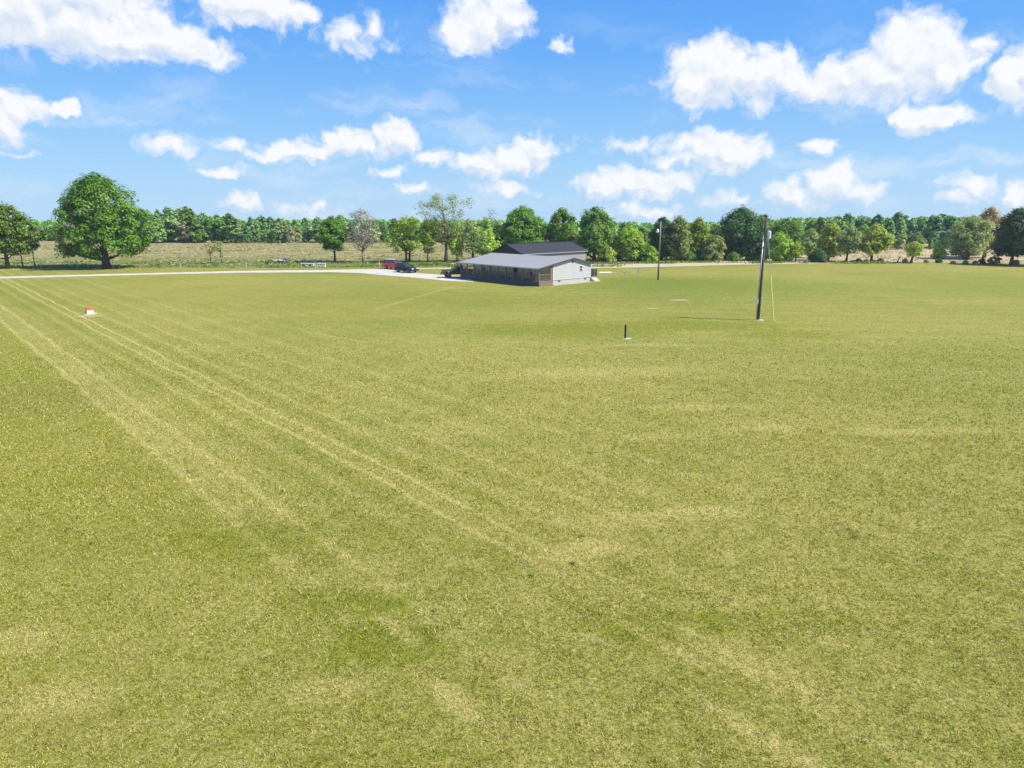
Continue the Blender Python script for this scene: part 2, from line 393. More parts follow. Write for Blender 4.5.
def field_material(name, a, b2, green, gscale, glo, ghi, fence=None):
    m, n = new_mat(name)
    P = n.node('ShaderNodeNewGeometry').outputs['Position']
    f = n.noise(P, 0.09, 5, 0.65); q = n.noise(P, 1.1, 5, 0.7)
    c = n.mix(n.step(q, .3, .7), rgb(*a), rgb(*b2))
    gm = n.step(n.m('ADD', f, n.m('MULTIPLY', n.m('SUBTRACT', q, .5), .4)), glo, ghi)
    if fence:                      # weeds grow greener close to the fence
        y = n.sep(P)[1]
        gm = n.m('MAXIMUM', gm, n.m('SUBTRACT', 1.0, n.step(n.m('ADD', y, n.m('MULTIPLY', n.m('SUBTRACT', f, .5), 60)), fence[0], fence[1])))
    c = n.mix(gm, c, n.mix(q, rgb(*[v * .8 for v in green]), rgb(*[v * 1.2 for v in green])))
    b = n.node('ShaderNodeBsdfPrincipled'); n.put(b.inputs['Base Color'], c); b.inputs['Roughness'].default_value = .95; b.inputs['Specular IOR Level'].default_value = .1
    bp = n.node('ShaderNodeBump'); bp.inputs['Strength'].default_value = .8; bp.inputs['Distance'].default_value = .3
    n.put(bp.inputs['Height'], q); n.put(b.inputs['Normal'], bp.outputs[0]); finish(n, b.outputs[0]); return m

# ------------------------------------------------------------------ ground sheets
def sheet(name, pts, z, mat):
    m = MB(); m.add([(p[0], p[1], z) for p in pts], [tuple(range(len(pts)))])
    o = m.build(name, mat); return tag(o, kind='structure')

lawn_mat = lawn_material()
# level here, falling away gently beyond the woods
gm_ = MB(); prof_ = [(-600, 0), (330, 0), (420, -2.5), (3200, -95)]
gm_.add([(x, y, z) for y, z in prof_ for x in (-3000, 3000)], [(2 * i, 2 * i + 1, 2 * i + 3, 2 * i + 2) for i in range(3)])
tag(gm_.build('ground', lawn_mat), kind='structure')

FY = lambda x: 132.0 + 0.03 * (x + 75)          # the left fence line
meadow_mat = field_material('meadow_grass', (.235, .215, .080), (.335, .285, .130), (.150, .175, .040), .1, .52, .62, (150, 176))
mp = [(-420, FY(-420) + 1)] + [(x, FY(x) + 1.2 + random.Random(x).uniform(-.8, .8)) for x in range(-160, 22, 4)] + [(26, 150), (20, 325), (-420, 325)]
sheet('meadow', mp, 0.004, meadow_mat)
straw_mat = field_material('straw_field', (.36, .28, .15), (.50, .40, .24), (.22, .22, .08), .1, .62, .75)
def edge_y(x): return 146.5 if x < 75 else 146.5 - 0.05 * (x - 75)
rr = random.Random(4)
sp = [(x, edge_y(x) + 1.5 + rr.uniform(-.5, .5)) for x in range(40, 220, 3)] + [(420, 130), (420, 325), (40, 325)]
sheet('straw_field', sp, 0.008, straw_mat)

def gravel_material(name, a, b2):
    m, n = new_mat(name); P = n.node('ShaderNodeNewGeometry').outputs['Position']
    f = n.noise(P, .6, 5, .7); q = n.noise(P, 9, 4, .7)
    c = n.mix(n.step(f, .3, .7), rgb(*a), rgb(*b2)); c = n.mix(n.step(q, .3, .7), n.mix(1.0, c, rgb(.8, .8, .8), 'MULTIPLY'), c)
    b = n.node('ShaderNodeBsdfPrincipled'); n.put(b.inputs['Base Color'], c); b.inputs['Roughness'].default_value = .95
    bp = n.node('ShaderNodeBump'); bp.inputs['Strength'].default_value = .5; bp.inputs['Distance'].default_value = .03
    n.put(bp.inputs['Height'], q); n.put(b.inputs['Normal'], bp.outputs[0]); finish(n, b.outputs[0]); return m
gravel = gravel_material('pale_gravel', (.48, .44, .36), (.62, .575, .49)); sand = gravel_material('sandy_dirt', (.43, .36, .23), (.54, .46, .31))

def ribbon(name, top, bot, z, mat, seed=0):
    """strip between its far edge and its near edge, each given as picture points on the ground"""
    r = random.Random(seed)
    def res(L):
        L = [at(*q) for q in L]; o = []
        for i in range(len(L) - 1):
            k = max(2, int((L[i + 1] - L[i]).length / 1.5))
            for j in range(k): o.append(L[i].lerp(L[i + 1], j / k) + Vector((r.uniform(-.12, .12), r.uniform(-.18, .18), 0)))
        return o + [L[-1]]
    a, b = res(top), res(bot)
    pts = a + b[::-1]
    return sheet(name, pts, z, mat)
ribbon('gravel_drive', [(-260, 282.5), (-120, 279.2), (0, 276.8), (90, 274.5), (180, 272.4), (240, 270.9), (330, 269.9), (360, 269.3), (384, 269.2), (402, 271.2), (425, 273.6), (452, 275.6), (470, 276.5)],
       [(-260, 284.3), (-120, 280.8), (0, 278.6), (90, 276.2), (180, 274.0), (240, 272.8), (330, 272.2), (360, 273.0), (384, 275.2), (420, 278.2), (448, 280.8), (462, 281.6), (474, 282)], 0.012, gravel, 1)
ribbon('dirt_road', [(398, 268.6), (425, 268.0), (455, 267.6), (500, 266.5), (560, 265.0), (600, 264.2), (700, 263.2), (800, 262.2), (868, 261.8)],
       [(398, 270.2), (425, 269.2), (455, 268.9), (500, 268.6), (560, 268.2), (600, 268.0), (660, 267.0), (730, 265.0), (800, 263.7), (868, 262.6)], 0.016, sand, 2)
ribbon('concrete_walk', [(599, 271.9), (611, 271.7)], [(599, 273.1), (612, 272.9)], 0.020, plain('walk_concrete', (.6, .57, .5), .9))

# ------------------------------------------------------------------ near grass: real blades
def vnoise(x, y, scale, seed):
    r = np.random.default_rng(seed).random((256, 256)); u, v = x * scale, y * scale
    i, j = np.floor(u).astype(int), np.floor(v).astype(int); a, b = u - i, v - j; a = a * a * (3 - 2 * a); b = b * b * (3 - 2 * b)
    g = lambda p, q: r[p % 256, q % 256]
    return (g(i, j) * (1 - a) + g(i + 1, j) * a) * (1 - b) + (g(i, j + 1) * (1 - a) + g(i + 1, j + 1) * a) * b
def grass_mesh():
    rng = np.random.default_rng(5); V = []
    for (d0, d1, dens, wid, hgt) in ((8.5, 15, 1600, .0082, .046), (15, 22, 850, .0115, .054), (22, 31, 370, .0175, .068), (31, 42, 200, .0225, .070), (42, 58, 105, .030, .066), (58, 86, 18, .036, .048)):
        hw = 0.80 * d1 + 2.5; N = int(2 * hw * (d1 - d0) * dens)
        x = rng.uniform(-hw, hw, N); y = rng.uniform(d0, d1, N)
        k = np.abs(x) < 0.80 * y + 2.5
        cl = .45 * vnoise(x, y, 6.5, 1) + .15 * vnoise(x, y, 1.3, 2) + .4 * vnoise(x, y, 16.0, 3)
        k &= rng.random(N) < np.clip((cl - .22) * 2.0, .12, 1)
        if d1 == 58: k &= rng.random(N) < np.clip((60 - y) / 14, .16, 1)
        if d1 > 60: k &= rng.random(N) < (86 - y) / 28
        x, y, cl = x[k], y[k], cl[k]; N = len(x)
        h = hgt * rng.uniform(.45, 1.25, N) * (.55 + .9 * cl)
        ang = rng.uniform(0, 2 * np.pi, N); lean = rng.uniform(.1, 1.1, N) * h
        la = ang + rng.normal(0, .9, N) + np.pi / 2
        w = wid * rng.uniform(.7, 1.4, N)
        b = np.stack([x, y, np.full(N, .001)], 1); s = np.stack([np.cos(ang) * w, np.sin(ang) * w, np.zeros(N)], 1)
        tip = b + np.stack([np.cos(la) * lean, np.sin(la) * lean, h], 1)
        V.append(np.stack([b - s, b + s, tip], 1).reshape(-1, 3))
    return np_mesh('lawn_grass', np.concatenate(V), 3, blade_material())
tag(link(bpy.data.objects.new('lawn_grass', grass_mesh())), 'short yellow-green mown grass blades covering the near lawn', 'grass', kind='stuff')

# broad-leaved weeds dotted through the near lawn
def lawn_weeds():
    rng = np.random.default_rng(8); P = []; Sz = []
    for _ in range(30):
        y = 10 + 45 * rng.random() ** 1.2; x = rng.uniform(-.8, .8) * y; k = rng.integers(8, 34); r_ = rng.uniform(.04, .15)
        q = rng.normal(size=(k, 3)) * r_ * .5; q[:, 2] = np.abs(q[:, 2]) * .35 + .02
        P.append(q + [x, y, 0]); Sz.append(rng.uniform(.018, .045, k))
    P = np.concatenate(P); nor = unit(rng.normal(size=P.shape) * .5 + [0, 0, 1])
    return np_mesh('lawn_weeds', leaf_quads(rng, P, nor, np.concatenate(Sz)), 4, None)
LW = lawn_weeds()
# ------------------------------------------------------------------ tall weeds on the rough fields
def weeds(name, label, regions, mat, seed):
    rng = np.random.default_rng(seed); V = []
    for (x0, x1, yf, depth, N, h, w) in regions:
        x = rng.uniform(x0, x1, N); y = np.array([yf(q) for q in x]) + depth * rng.random(N) ** 1.3
        k = vnoise(x, y, .22, seed + 1) > .35; x, y = x[k], y[k]; N = len(x)
        hh = h * rng.uniform(.4, 1.3, N) * (.5 + vnoise(x, y, .12, seed + 3)); ang = rng.uniform(0, np.pi, N); ww = w * rng.uniform(.5, 1.4, N)
        b = np.stack([x, y, np.zeros(N)], 1); s = np.stack([np.cos(ang) * ww, np.sin(ang) * ww, np.zeros(N)], 1)
        lean = np.stack([rng.normal(0, .25, N) * hh, rng.normal(0, .25, N) * hh, hh], 1)
        V.append(np.stack([b - s * .5, b + s * .5, b + lean + s * .7, b + lean * .97 - s * .6], 1).reshape(-1, 3))
    tag(link(bpy.data.objects.new(name, np_mesh(name, np.concatenate(V), 4, mat))), label, 'weeds', kind='stuff')

def leaf_mat(name, col, col2, trans=.36, spread=.42):
    m, n = new_mat(name)
    geo = n.node('ShaderNodeNewGeometry'); r = geo.outputs['Random Per Island']
    oi = n.node('ShaderNodeObjectInfo').outputs['Random']
    nz = n.noise(geo.outputs['Position'], .55, 3, .6)
    c = n.mix(n.step(nz, .35, .65), rgb(*col), rgb(*col2))
    c = n.mix(r, n.mix(1.0, c, rgb(1 - spread, 1 - spread, 1 - spread), 'MULTIPLY'), n.mix(1.0, c, rgb(1 + spread, 1 + spread, 1 + spread), 'MULTIPLY'))
    hs = n.node('ShaderNodeHueSaturation'); n.put(hs.inputs['Color'], c)
    n.put(hs.inputs['Hue'], n.m('MULTIPLY_ADD', oi, .03, .488)); n.put(hs.inputs['Value'], n.m('MULTIPLY_ADD', oi, .35, .82))
    a = n.node('ShaderNodeBsdfPrincipled'); n.put(a.inputs['Base Color'], hs.outputs[0]); a.inputs['Roughness'].default_value = .55; a.inputs['Specular IOR Level'].default_value = .25
    t = n.node('ShaderNodeBsdfTranslucent'); n.put(t.inputs['Color'], n.mix(1.0, hs.outputs[0], rgb(1.25, 1.25, .7), 'MULTIPLY'))
    mx = n.node('ShaderNodeMixShader'); mx.inputs[0].default_value = trans
    n.l.new(a.outputs[0], mx.inputs[1]); n.l.new(t.outputs[0], mx.inputs[2]); finish(n, mx.outputs[0]); return m
PAL = dict(
 deep=leaf_mat('leaf_deep_green', (0.120, 0.228, 0.019), (0.192, 0.318, 0.029)),
 dark=leaf_mat('leaf_dark_green', (0.056, 0.130, 0.030), (0.100, 0.185, 0.040)),
 mid=leaf_mat('leaf_mid_green', (0.138, 0.269, 0.033), (0.206, 0.338, 0.045)),
 bright=leaf_mat('leaf_bright_green', (0.263, 0.406, 0.033), (0.382, 0.499, 0.045)),
 yellow=leaf_mat('leaf_yellow_green', (0.330, 0.450, 0.060), (0.476, 0.555, 0.086)),
 olive=leaf_mat('leaf_olive', (0.248, 0.329, 0.088), (0.362, 0.410, 0.134)),
 tan=leaf_mat('leaf_tan', (0.482, 0.382, 0.189), (0.600, 0.521, 0.267)),
 grey=leaf_mat('leaf_greyish', (0.277, 0.243, 0.189), (0.351, 0.311, 0.243), .15),
 pine=leaf_mat('needle_green', (0.151, 0.315, 0.108), (0.229, 0.408, 0.137), .2),
 far=leaf_mat('leaf_far_green', (0.215, 0.365, 0.094), (0.300, 0.443, 0.122), .25),
 fary=leaf_mat('leaf_far_yellow', (0.342, 0.430, 0.121), (0.443, 0.493, 0.164), .25),
 fart=leaf_mat('leaf_far_brown', (0.322, 0.310, 0.172), (0.380, 0.380, 0.196), .25),
 weedg=leaf_mat('weed_green', (0.165, 0.240, 0.040), (0.233, 0.285, 0.059)),
 weedd=leaf_mat('weed_dry', (0.345, 0.282, 0.132), (0.448, 0.368, 0.196), .2, .18))
LW.materials[0] = PAL['weedg']
tag(link(bpy.data.objects.new('lawn_weeds', LW)), 'small dark broad-leaved weeds dotted through the mown lawn', 'weeds', kind='stuff')
BARK = plain('tree_bark', (.115, .095, .075), .9, var=.35, scale=6, bump=.5)
BARKD = plain('dark_bark', (.060, .050, .042), .9, var=.35, scale=6, bump=.5)
BARKG = plain('pale_bark', (.25, .22, .185), .9, var=.3, scale=6, bump=.4)

weeds('field_weeds', 'rough tufts of dry and green weeds standing in the meadow beyond the drive', [(-150, 24, lambda x: FY(x) + 6, 104, 26000, .13, .40)], PAL['weedd'], 11)
weeds('fence_weeds', 'band of green weeds growing along the wire fence', [(-150, 22, lambda x: FY(x) + .4, 17, 12000, .18, .26), (24, 78, lambda x: 143.5 + .0 * x, 5, 2600, .32, .14)], PAL['weedg'], 21)
weeds('straw_stubble', 'pale dry stubble standing in the straw field', [(70, 175, lambda x: edge_y(x) + 2, 62, 9000, .10, .34)], PAL['weedd'], 31)

# ------------------------------------------------------------------ trees
def crown_shape(kind, t):
    """crown half-width at relative height t (0 crown base .. 1 top)"""
    if kind == 'oak': return (max(0.0, 1 - ((t - .36) / (.64 if t > .36 else .50)) ** 2)) ** .5
    if kind == 'round': return (max(0.0, 1 - ((t - .42) / (.58 if t > .42 else .58)) ** 2)) ** .55
    if kind == 'cone': return (1 - t) ** .75 * min(1, .35 + t * 5)
    if kind == 'column': return (max(0.0, 1 - (abs(t - .4) / .6) ** 2.6)) ** .6
    if kind == 'vase': return .35 + .75 * t - max(0, t - .75) * 2.0
    if kind == 'bush': return (max(0.0, 1 - max(0.0, t - .05) ** 2)) ** .5
    return 1.0

def tree_meshes(seed, H, R, kind, leafmat, bark, base=.2, clumps=90, per=60, leaf=.34, rc=None, trunk_r=None, shell=.55, limbs=16, lean=0.0, squash=.7, stems=1, rough=.28, limb_k=.5):
    if seed < 200: leaf *= .74; per = int(per * 1.6)
    rng = np.random.default_rng(seed); r = random.Random(seed)
    zb, zt = base * H, H; rc = rc or max(.35, R * .20); trunk_r = trunk_r or H * .022
    ph = rng.uniform(0, 6.28, 6); cen = []
    tries = 0
    while len(cen) < clumps and tries < clumps * 40:
        tries += 1
        t = rng.random() ** .9; a = rng.uniform(0, 2 * math.pi)
        lump = 1 + rough * (math.sin(2 * a + ph[0] + 3 * t) * .5 + math.sin(3 * a + ph[1] - 5 * t) * .4 + math.sin(5 * a + ph[2] + 9 * t) * .35)
        env = max(.04, crown_shape(kind, t)) * R * lump
        q = rng.random() ** .5; q = shell + (1 - shell) * q if rng.random() < .8 else q * .8
        rad_ = max(0, env - rc * .75) * q
        z = zb + rc * .5 + t * max(.1, zt - zb - rc * 1.1)
        c = np.array([math.cos(a) * rad_ + lean * z, math.sin(a) * rad_, z])
        if cen and min(np.sum((np.array(cen[-60:]) - c) ** 2, axis=1)) < (rc * .42) ** 2: continue
        cen.append(c)
    cen = np.array(cen); K = len(cen)
    sc = rng.uniform(.65, 1.3, K) * rc
    idx = np.repeat(np.arange(K), per); N = len(idx)
    d = unit(rng.normal(size=(N, 3))); q = rng.random(N) ** .42
    off = d * (q * sc[idx])[:, None] * np.array([1, 1, squash]); off[:, 2] -= (np.hypot(off[:, 0], off[:, 1]) ** 2) / (rc * 3.2)
    P = cen[idx] + off
    outw = P - np.array([lean * H * .6, 0, zb + (zt - zb) * .35])
    nor = unit(d * .55 + unit(outw) * .45 + rng.normal(size=(N, 3)) * .36 + np.array([0, 0, .62]))
    P[:, 2] = np.maximum(P[:, 2], .05)
    V = leaf_quads(rng, P, nor, leaf * rng.uniform(.6, 1.35, N))
    crown = np_mesh('crown', V, 4, leafmat)
    # trunk with limbs
    m = MB()
    top = zb + (zt - zb) * .8
    for sidx in range(stems):
        sx = 0 if stems == 1 else (sidx - (stems - 1) / 2) * trunk_r * 3.2
        spread = 0 if stems == 1 else (sidx - (stems - 1) / 2) * R * .35
        axis = []
        for i in range(8):
            t = i / 7; axis.append(Vector((sx + spread * t ** 1.3 + lean * top * t + math.sin(t * 5 + ph[3]) * R * .05 * t, math.sin(t * 4 + ph[4]) * R * .05 * t, top * t - (.1 if i == 0 else 0))))
        rad_t = [trunk_r / stems ** .4 * f for f in (1.55, 1.0, .86, .72, .56, .40, .26, .10)]
        m.tube(axis, rad_t, 8)
        order = sorted(range(K), key=lambda i: r.random())[:max(1, limbs // stems)]
        for i in order:
            c = Vector(cen[i]); z0 = max(zb * .75, min(top * .9, c.z - (Vector((c.x, c.y, 0)).length) * r.uniform(.5, .95)))
            k = z0 / top * 7; j = min(6, int(k)); a = axis[j].lerp(axis[j + 1], k - j); rr0 = rad_t[j] * limb_k
            mid = a.lerp(c, .5) + Vector((r.uniform(-.1, .1) * R, r.uniform(-.1, .1) * R, -.06 * R))
            m.tube([a, mid, c], [rr0, rr0 * .55, rr0 * .16], 5)
    return crown, m, bark

def plant_tree(name, label, px, py, top, halfw, kind, pal, seed, cat='tree', group=None, bark=None, rz=None, trunk=True, dist=None, **kw):
    g = at(px, py) if dist is None else Vector(((px - 512) / F_PX * (dist * CP + CAM_H * SP), dist, 0))
    H = z_at(g.y, top); R = halfw / F_PX * (g.y * CP + CAM_H * SP)
    crown, m, b = tree_meshes(seed, H, R, kind, PAL[pal], bark or BARK, **kw)
    t = thing(name, label, cat, g, (seed * 1.7) % 6.28 if rz is None else rz, group)
    if trunk: m.build('trunk', b, t, smooth=True)
    link(bpy.data.objects.new('crown', crown), t)
    return t

plant_tree('oak_tree', 'huge spreading dark green oak standing alone behind the fence', 107, 268, 172.5, 46, 'oak', 'deep', 5, rz=2.4, base=.12, clumps=230, per=105, leaf=.30, rc=1.45, trunk_r=.58, limbs=60, shell=.42, rough=.20, squash=.8, limb_k=.32)
plant_tree('broadleaf_tree', 'loose mid green tree left of the huge oak, cut by the frame edge', 8, 268.5, 199, 32, 'oak', 'mid', 7, base=.18, clumps=110, per=75, leaf=.30, rc=1.25, trunk_r=.32, limbs=26, shell=.35, rough=.3)
plant_tree('slim_tree', 'thin pale green sapling close beside the tree at the frame edge', 23, 267.5, 226, 13, 'round', 'yellow', 9, base=.3, clumps=22, per=40, leaf=.26, rc=.7, trunk_r=.10, limbs=14, shell=.2)
plant_tree('slim_tree', 'small sparse sapling between the oak and the tree at the frame edge', 35, 266.5, 232, 12, 'vase', 'mid', 10, base=.4, clumps=14, per=36, leaf=.26, rc=.8, trunk_r=.09, limbs=12, shell=.2)
plant_tree('sapling', 'spindly reddish sapling alone in the green weeds left of its twin', 211, 264, 239, 9, 'vase', 'tan', 12, base=.3, clumps=22, per=12, leaf=.2, rc=.7, trunk_r=.10, limbs=20, shell=.1)
plant_tree('sapling', 'spindly sapling with a leaning dark stem, right of its reddish twin', 222, 264, 240, 8, 'vase', 'olive', 13, base=.3, clumps=16, per=12, leaf=.2, rc=.6, trunk_r=.10, limbs=18, shell=.1, lean=.05, bark=BARKD)
plant_tree('maple_tree', 'compact dark green tree on a bare trunk beside the pale bare tree', 335, 262.5, 215, 16.5, 'round', 'deep', 15, base=.27, clumps=80, per=75, leaf=.28, rc=.95, trunk_r=.22, limbs=18, rough=.2)
plant_tree('bare_tree', 'pale grey nearly leafless tree right of the compact dark tree', 363, 262.5, 206, 19, 'oak', 'grey', 17, base=.26, clumps=150, per=20, leaf=.17, rc=.9, trunk_r=.20, limbs=110, shell=.2, bark=BARKG, rough=.3)
plant_tree('twin_trunk_tree', 'bright yellow-green tree with two trunks behind the parked cars', 408, 262.5, 213, 21, 'round', 'bright', 19, base=.2, clumps=80, per=38, leaf=.26, rc=1.0, trunk_r=.26, limbs=40, stems=2, shell=.35, bark=BARKD, rough=.3)
plant_tree('slim_tree', 'slender light green tree between the twin trunk tree and the tall open one', 428, 262, 217, 12, 'round', 'bright', 21, base=.2, clumps=40, per=40, leaf=.28, rc=.9, trunk_r=.12, limbs=18, shell=.3)
plant_tree('elm_tree', 'tall open tree with sparse leaves and a dark forked trunk', 446, 262, 191, 37, 'vase', 'olive', 23, base=.26, clumps=110, per=24, leaf=.21, rc=1.2, trunk_r=.34, limbs=60, shell=.25, bark=BARK, rough=.5, limb_k=.30)
plant_tree('slim_tree', 'small leafy yellow-green tree just right of the tall open tree', 457, 261.5, 224, 11, 'round', 'yellow', 25, base=.15, clumps=36, per=40, leaf=.28, rc=.85, trunk_r=.11, limbs=14, shell=.3)
plant_tree('hickory_tree', 'greyish green tree with dark leaning trunks left of the house roof', 473, 261.5, 217, 15, 'oak', 'olive', 27, base=.2, clumps=64, per=24, leaf=.22, rc=.95, trunk_r=.2, limbs=54, shell=.25, bark=BARKD, stems=2)
plant_tree('conical_tree', 'yellow-green conical tree leaning over the left end of the house roof', 487, 261, 216, 16, 'cone', 'yellow', 29, base=.1, clumps=80, per=50, leaf=.3, rc=1.0, trunk_r=.2, limbs=20, shell=.3)
plant_tree('bare_tree', 'spindly leafless treetop rising behind the yellow-green conical tree', 490, 259, 206, 10, 'vase', 'grey', 31, base=.35, clumps=40, per=8, leaf=.18, rc=.8, trunk_r=.14, limbs=44, shell=.1, bark=BARKD)
plant_tree('maple_tree', 'large rounded dark green tree directly behind the barn roof peak', 523, 257.5, 204, 25, 'round', 'deep', 33, base=.1, clumps=130, per=85, leaf=.32, rc=1.35, trunk_r=.35, limbs=18, rough=.2)
plant_tree('maple_tree', 'mid green tree behind the right end of the barn roof', 562, 257.5, 206, 18, 'column', 'deep', 35, base=.1, clumps=90, per=80, leaf=.32, rc=1.25, trunk_r=.3, limbs=14, rough=.25)
plant_tree('sweetgum_tree', 'tall green tree with rust tinged clumps above the white gable', 594, 260.5, 204, 22, 'oak', 'mid', 37, base=.06, clumps=130, per=75, leaf=.31, rc=1.25, trunk_r=.34, limbs=20, rough=.25)
plant_tree('leafy_shrub', 'low yellow-green shrub at the foot of the rust tinged tree', 606, 262, 245, 11, 'bush', 'yellow', 38, cat='shrub', base=0, clumps=36, per=45, leaf=.26, rc=.75, trunk_r=.06, limbs=6)
plant_tree('broadleaf_tree', 'bright green rounded tree right of the rust tinged tree', 628, 261, 223, 18, 'round', 'bright', 39, base=.05, clumps=85, per=60, leaf=.3, rc=1.15, trunk_r=.22, limbs=12)
plant_tree('leafy_shrub', 'rounded dark green shrub left of the thin utility pole', 640, 261.5, 243, 9, 'bush', 'deep', 40, cat='shrub', base=0, clumps=36, per=50, leaf=.25, rc=.7, trunk_r=.06, limbs=6)
plant_tree('leafy_shrub', 'bright round shrub touching the thin utility pole', 650, 261.5, 245, 8, 'bush', 'bright', 41, cat='shrub', base=0, clumps=30, per=50, leaf=.25, rc=.7, trunk_r=.06, limbs=6)
plant_tree('cedar_tree', 'dark green tree right behind the thin utility pole', 661, 260, 215, 14, 'column', 'dark', 43, base=.03, clumps=95, per=75, leaf=.3, rc=1.1, trunk_r=.26, limbs=14)
plant_tree('vine_covered_tree', 'tan and olive tree draped in dry vines right of the thin pole', 677, 260.5, 213, 13, 'column', 'olive', 45, base=.03, clumps=85, per=65, leaf=.29, rc=1.05, trunk_r=.25, limbs=18)
plant_tree('broadleaf_tree', 'bright green tree between the vine draped tree and the olive shrub', 697, 259.5, 216, 14, 'round', 'bright', 47, base=.04, clumps=75, per=65, leaf=.3, rc=1.1, trunk_r=.22, limbs=12)
plant_tree('leafy_shrub', 'broad olive shrub below the biggest dark tree', 713, 261, 234, 14, 'bush', 'olive', 49, cat='shrub', base=0, clumps=60, per=55, leaf=.27, rc=.9, trunk_r=.08, limbs=8)
plant_tree('water_oak_tree', 'biggest dark blue-green tree, just left of the guyed utility pole', 738, 259.5, 205, 27, 'oak', 'dark', 51, base=.06, clumps=150, per=75, leaf=.31, rc=1.4, trunk_r=.36, limbs=34, rough=.3)
plant_tree('broadleaf_tree', 'bright green low branched tree just behind the guyed utility pole', 777, 261.5, 231, 17, 'round', 'bright', 53, base=.02, clumps=80, per=65, leaf=.28, rc=1.05, trunk_r=.18, limbs=10)
plant_tree('broadleaf_tree', 'mid green tree showing above the bright one behind the guyed pole', 784, 255, 216, 19, 'round', 'mid', 55, base=.05, clumps=85, per=60, leaf=.3, rc=1.3, trunk_r=.25, limbs=10)
plant_tree('small_tree', 'small bright tree on a dark trunk right of the guyed pole', 795.5, 262, 240, 8.5, 'round', 'bright', 57, base=.22, clumps=32, per=48, leaf=.25, rc=.7, trunk_r=.13, limbs=10, bark=BARKD)
plant_tree('olive_tree', 'dull olive tree left of the dark round bush', 809, 258, 227, 11, 'round', 'olive', 59, base=.08, clumps=60, per=50, leaf=.28, rc=.95, trunk_r=.18, limbs=14)
plant_tree('cedar_bush', 'dense dark green bush with a flat clipped outline at the field edge', 817.5, 262.3, 248.5, 10, 'bush', 'dark', 61, cat='bush', base=0, clumps=70, per=65, leaf=.22, rc=.65, trunk_r=.08, limbs=4, rough=.08)
plant_tree('locust_tree', 'pale yellow-green airy tree behind the dark clipped bush', 828, 260.5, 221, 15, 'round', 'yellow', 63, base=.1, clumps=85, per=48, leaf=.28, rc=1.0, trunk_r=.2, limbs=22, shell=.35)
plant_tree('locust_tree', 'thin crowned tree with a slanting dark trunk at the straw field', 846, 262.3, 225, 13, 'round', 'olive', 65, base=.25, clumps=55, per=40, leaf=.27, rc=.95, trunk_r=.2, limbs=22, shell=.3, lean=.06, rz=0, bark=BARKD)
plant_tree('walnut_tree', 'round yellow-green tree on a straight dark trunk at the straw field', 871, 262.3, 222.5, 17, 'round', 'yellow', 67, base=.18, clumps=85, per=52, leaf=.28, rc=1.05, trunk_r=.24, limbs=24, shell=.4, bark=BARKD)
plant_tree('small_tree', 'stunted yellow-green tree with a thick leaning trunk in the straw', 911, 262.8, 240, 12, 'round', 'yellow', 69, base=.3, clumps=40, per=34, leaf=.25, rc=.75, trunk_r=.22, limbs=18, shell=.25, lean=.12, rz=0, bark=BARKD)
plant_tree('leafy_shrub', 'upright bright green shrub left of the big tan tree', 938, 259, 241, 8, 'bush', 'bright', 71, cat='shrub', base=0, clumps=30, per=50, leaf=.27, rc=.8, trunk_r=.06, limbs=6)
plant_tree('pecan_tree', 'big dull green tree with tan blossom, left of the dark trees', 966, 259, 214, 22, 'oak', 'olive', 73, base=.05, clumps=130, per=55, leaf=.29, rc=1.25, trunk_r=.36, limbs=44, shell=.4)
plant_tree('pecan_tree', 'tan blossoming treetop rising between dull green and dark trees', 984, 257.5, 205, 17, 'round', 'tan', 75, base=.15, clumps=100, per=45, leaf=.27, rc=1.1, trunk_r=.3, limbs=44, shell=.35)
plant_tree('water_oak_tree', 'dark tree with a low shaded trunk beside the tan treetop', 1011, 265, 206, 22, 'oak', 'dark', 77, base=.14, clumps=120, per=75, leaf=.31, rc=1.3, trunk_r=.3, limbs=30)
plant_tree('water_oak_tree', 'dark tree cut by the frame edge beyond the other dark tree', 1042, 266, 202, 28, 'oak', 'deep', 79, base=.12, clumps=130, per=75, leaf=.31, rc=1.35, trunk_r=.36, limbs=24)
plant_tree('leafy_shrub', 'dark weedy shrub under the fence weeds left of the white trailer', 270, 263.5, 259.5, 5, 'bush', 'deep', 81, cat='shrub', base=0, clumps=14, per=40, leaf=.2, rc=.4, trunk_r=.04, limbs=3)
plant_tree('dead_tree', 'bare leaning dead stem sticking out of the straw field', 897.5, 262, 254, 3, 'vase', 'grey', 83, base=.4, clumps=5, per=2, leaf=.08, rc=.3, trunk_r=.12, limbs=5, shell=.1, lean=.35, rz=0, bark=BARKD)

for i, (px, hw, h_) in enumerate(((616, 8, 12), (633, 7, 11), (684, 8, 13), (691, 7, 10), (704, 7, 11), (725, 8, 13), (733, 8, 10), (752, 8, 14), (763, 7, 12), (787, 6, 9))):
    plant_tree('undergrowth_shrub', 'leafy undergrowth shrub at the foot of the trees beyond the dirt road', px, 260.8 - (i % 3) * .5, 260.5 - h_, hw, 'bush', ('mid', 'deep', 'olive')[i % 3], 130 + i, cat='shrub', group='undergrowth shrubs beyond the dirt road', base=0, clumps=30, per=45, leaf=.27, rc=.75, trunk_r=.05, limbs=4)

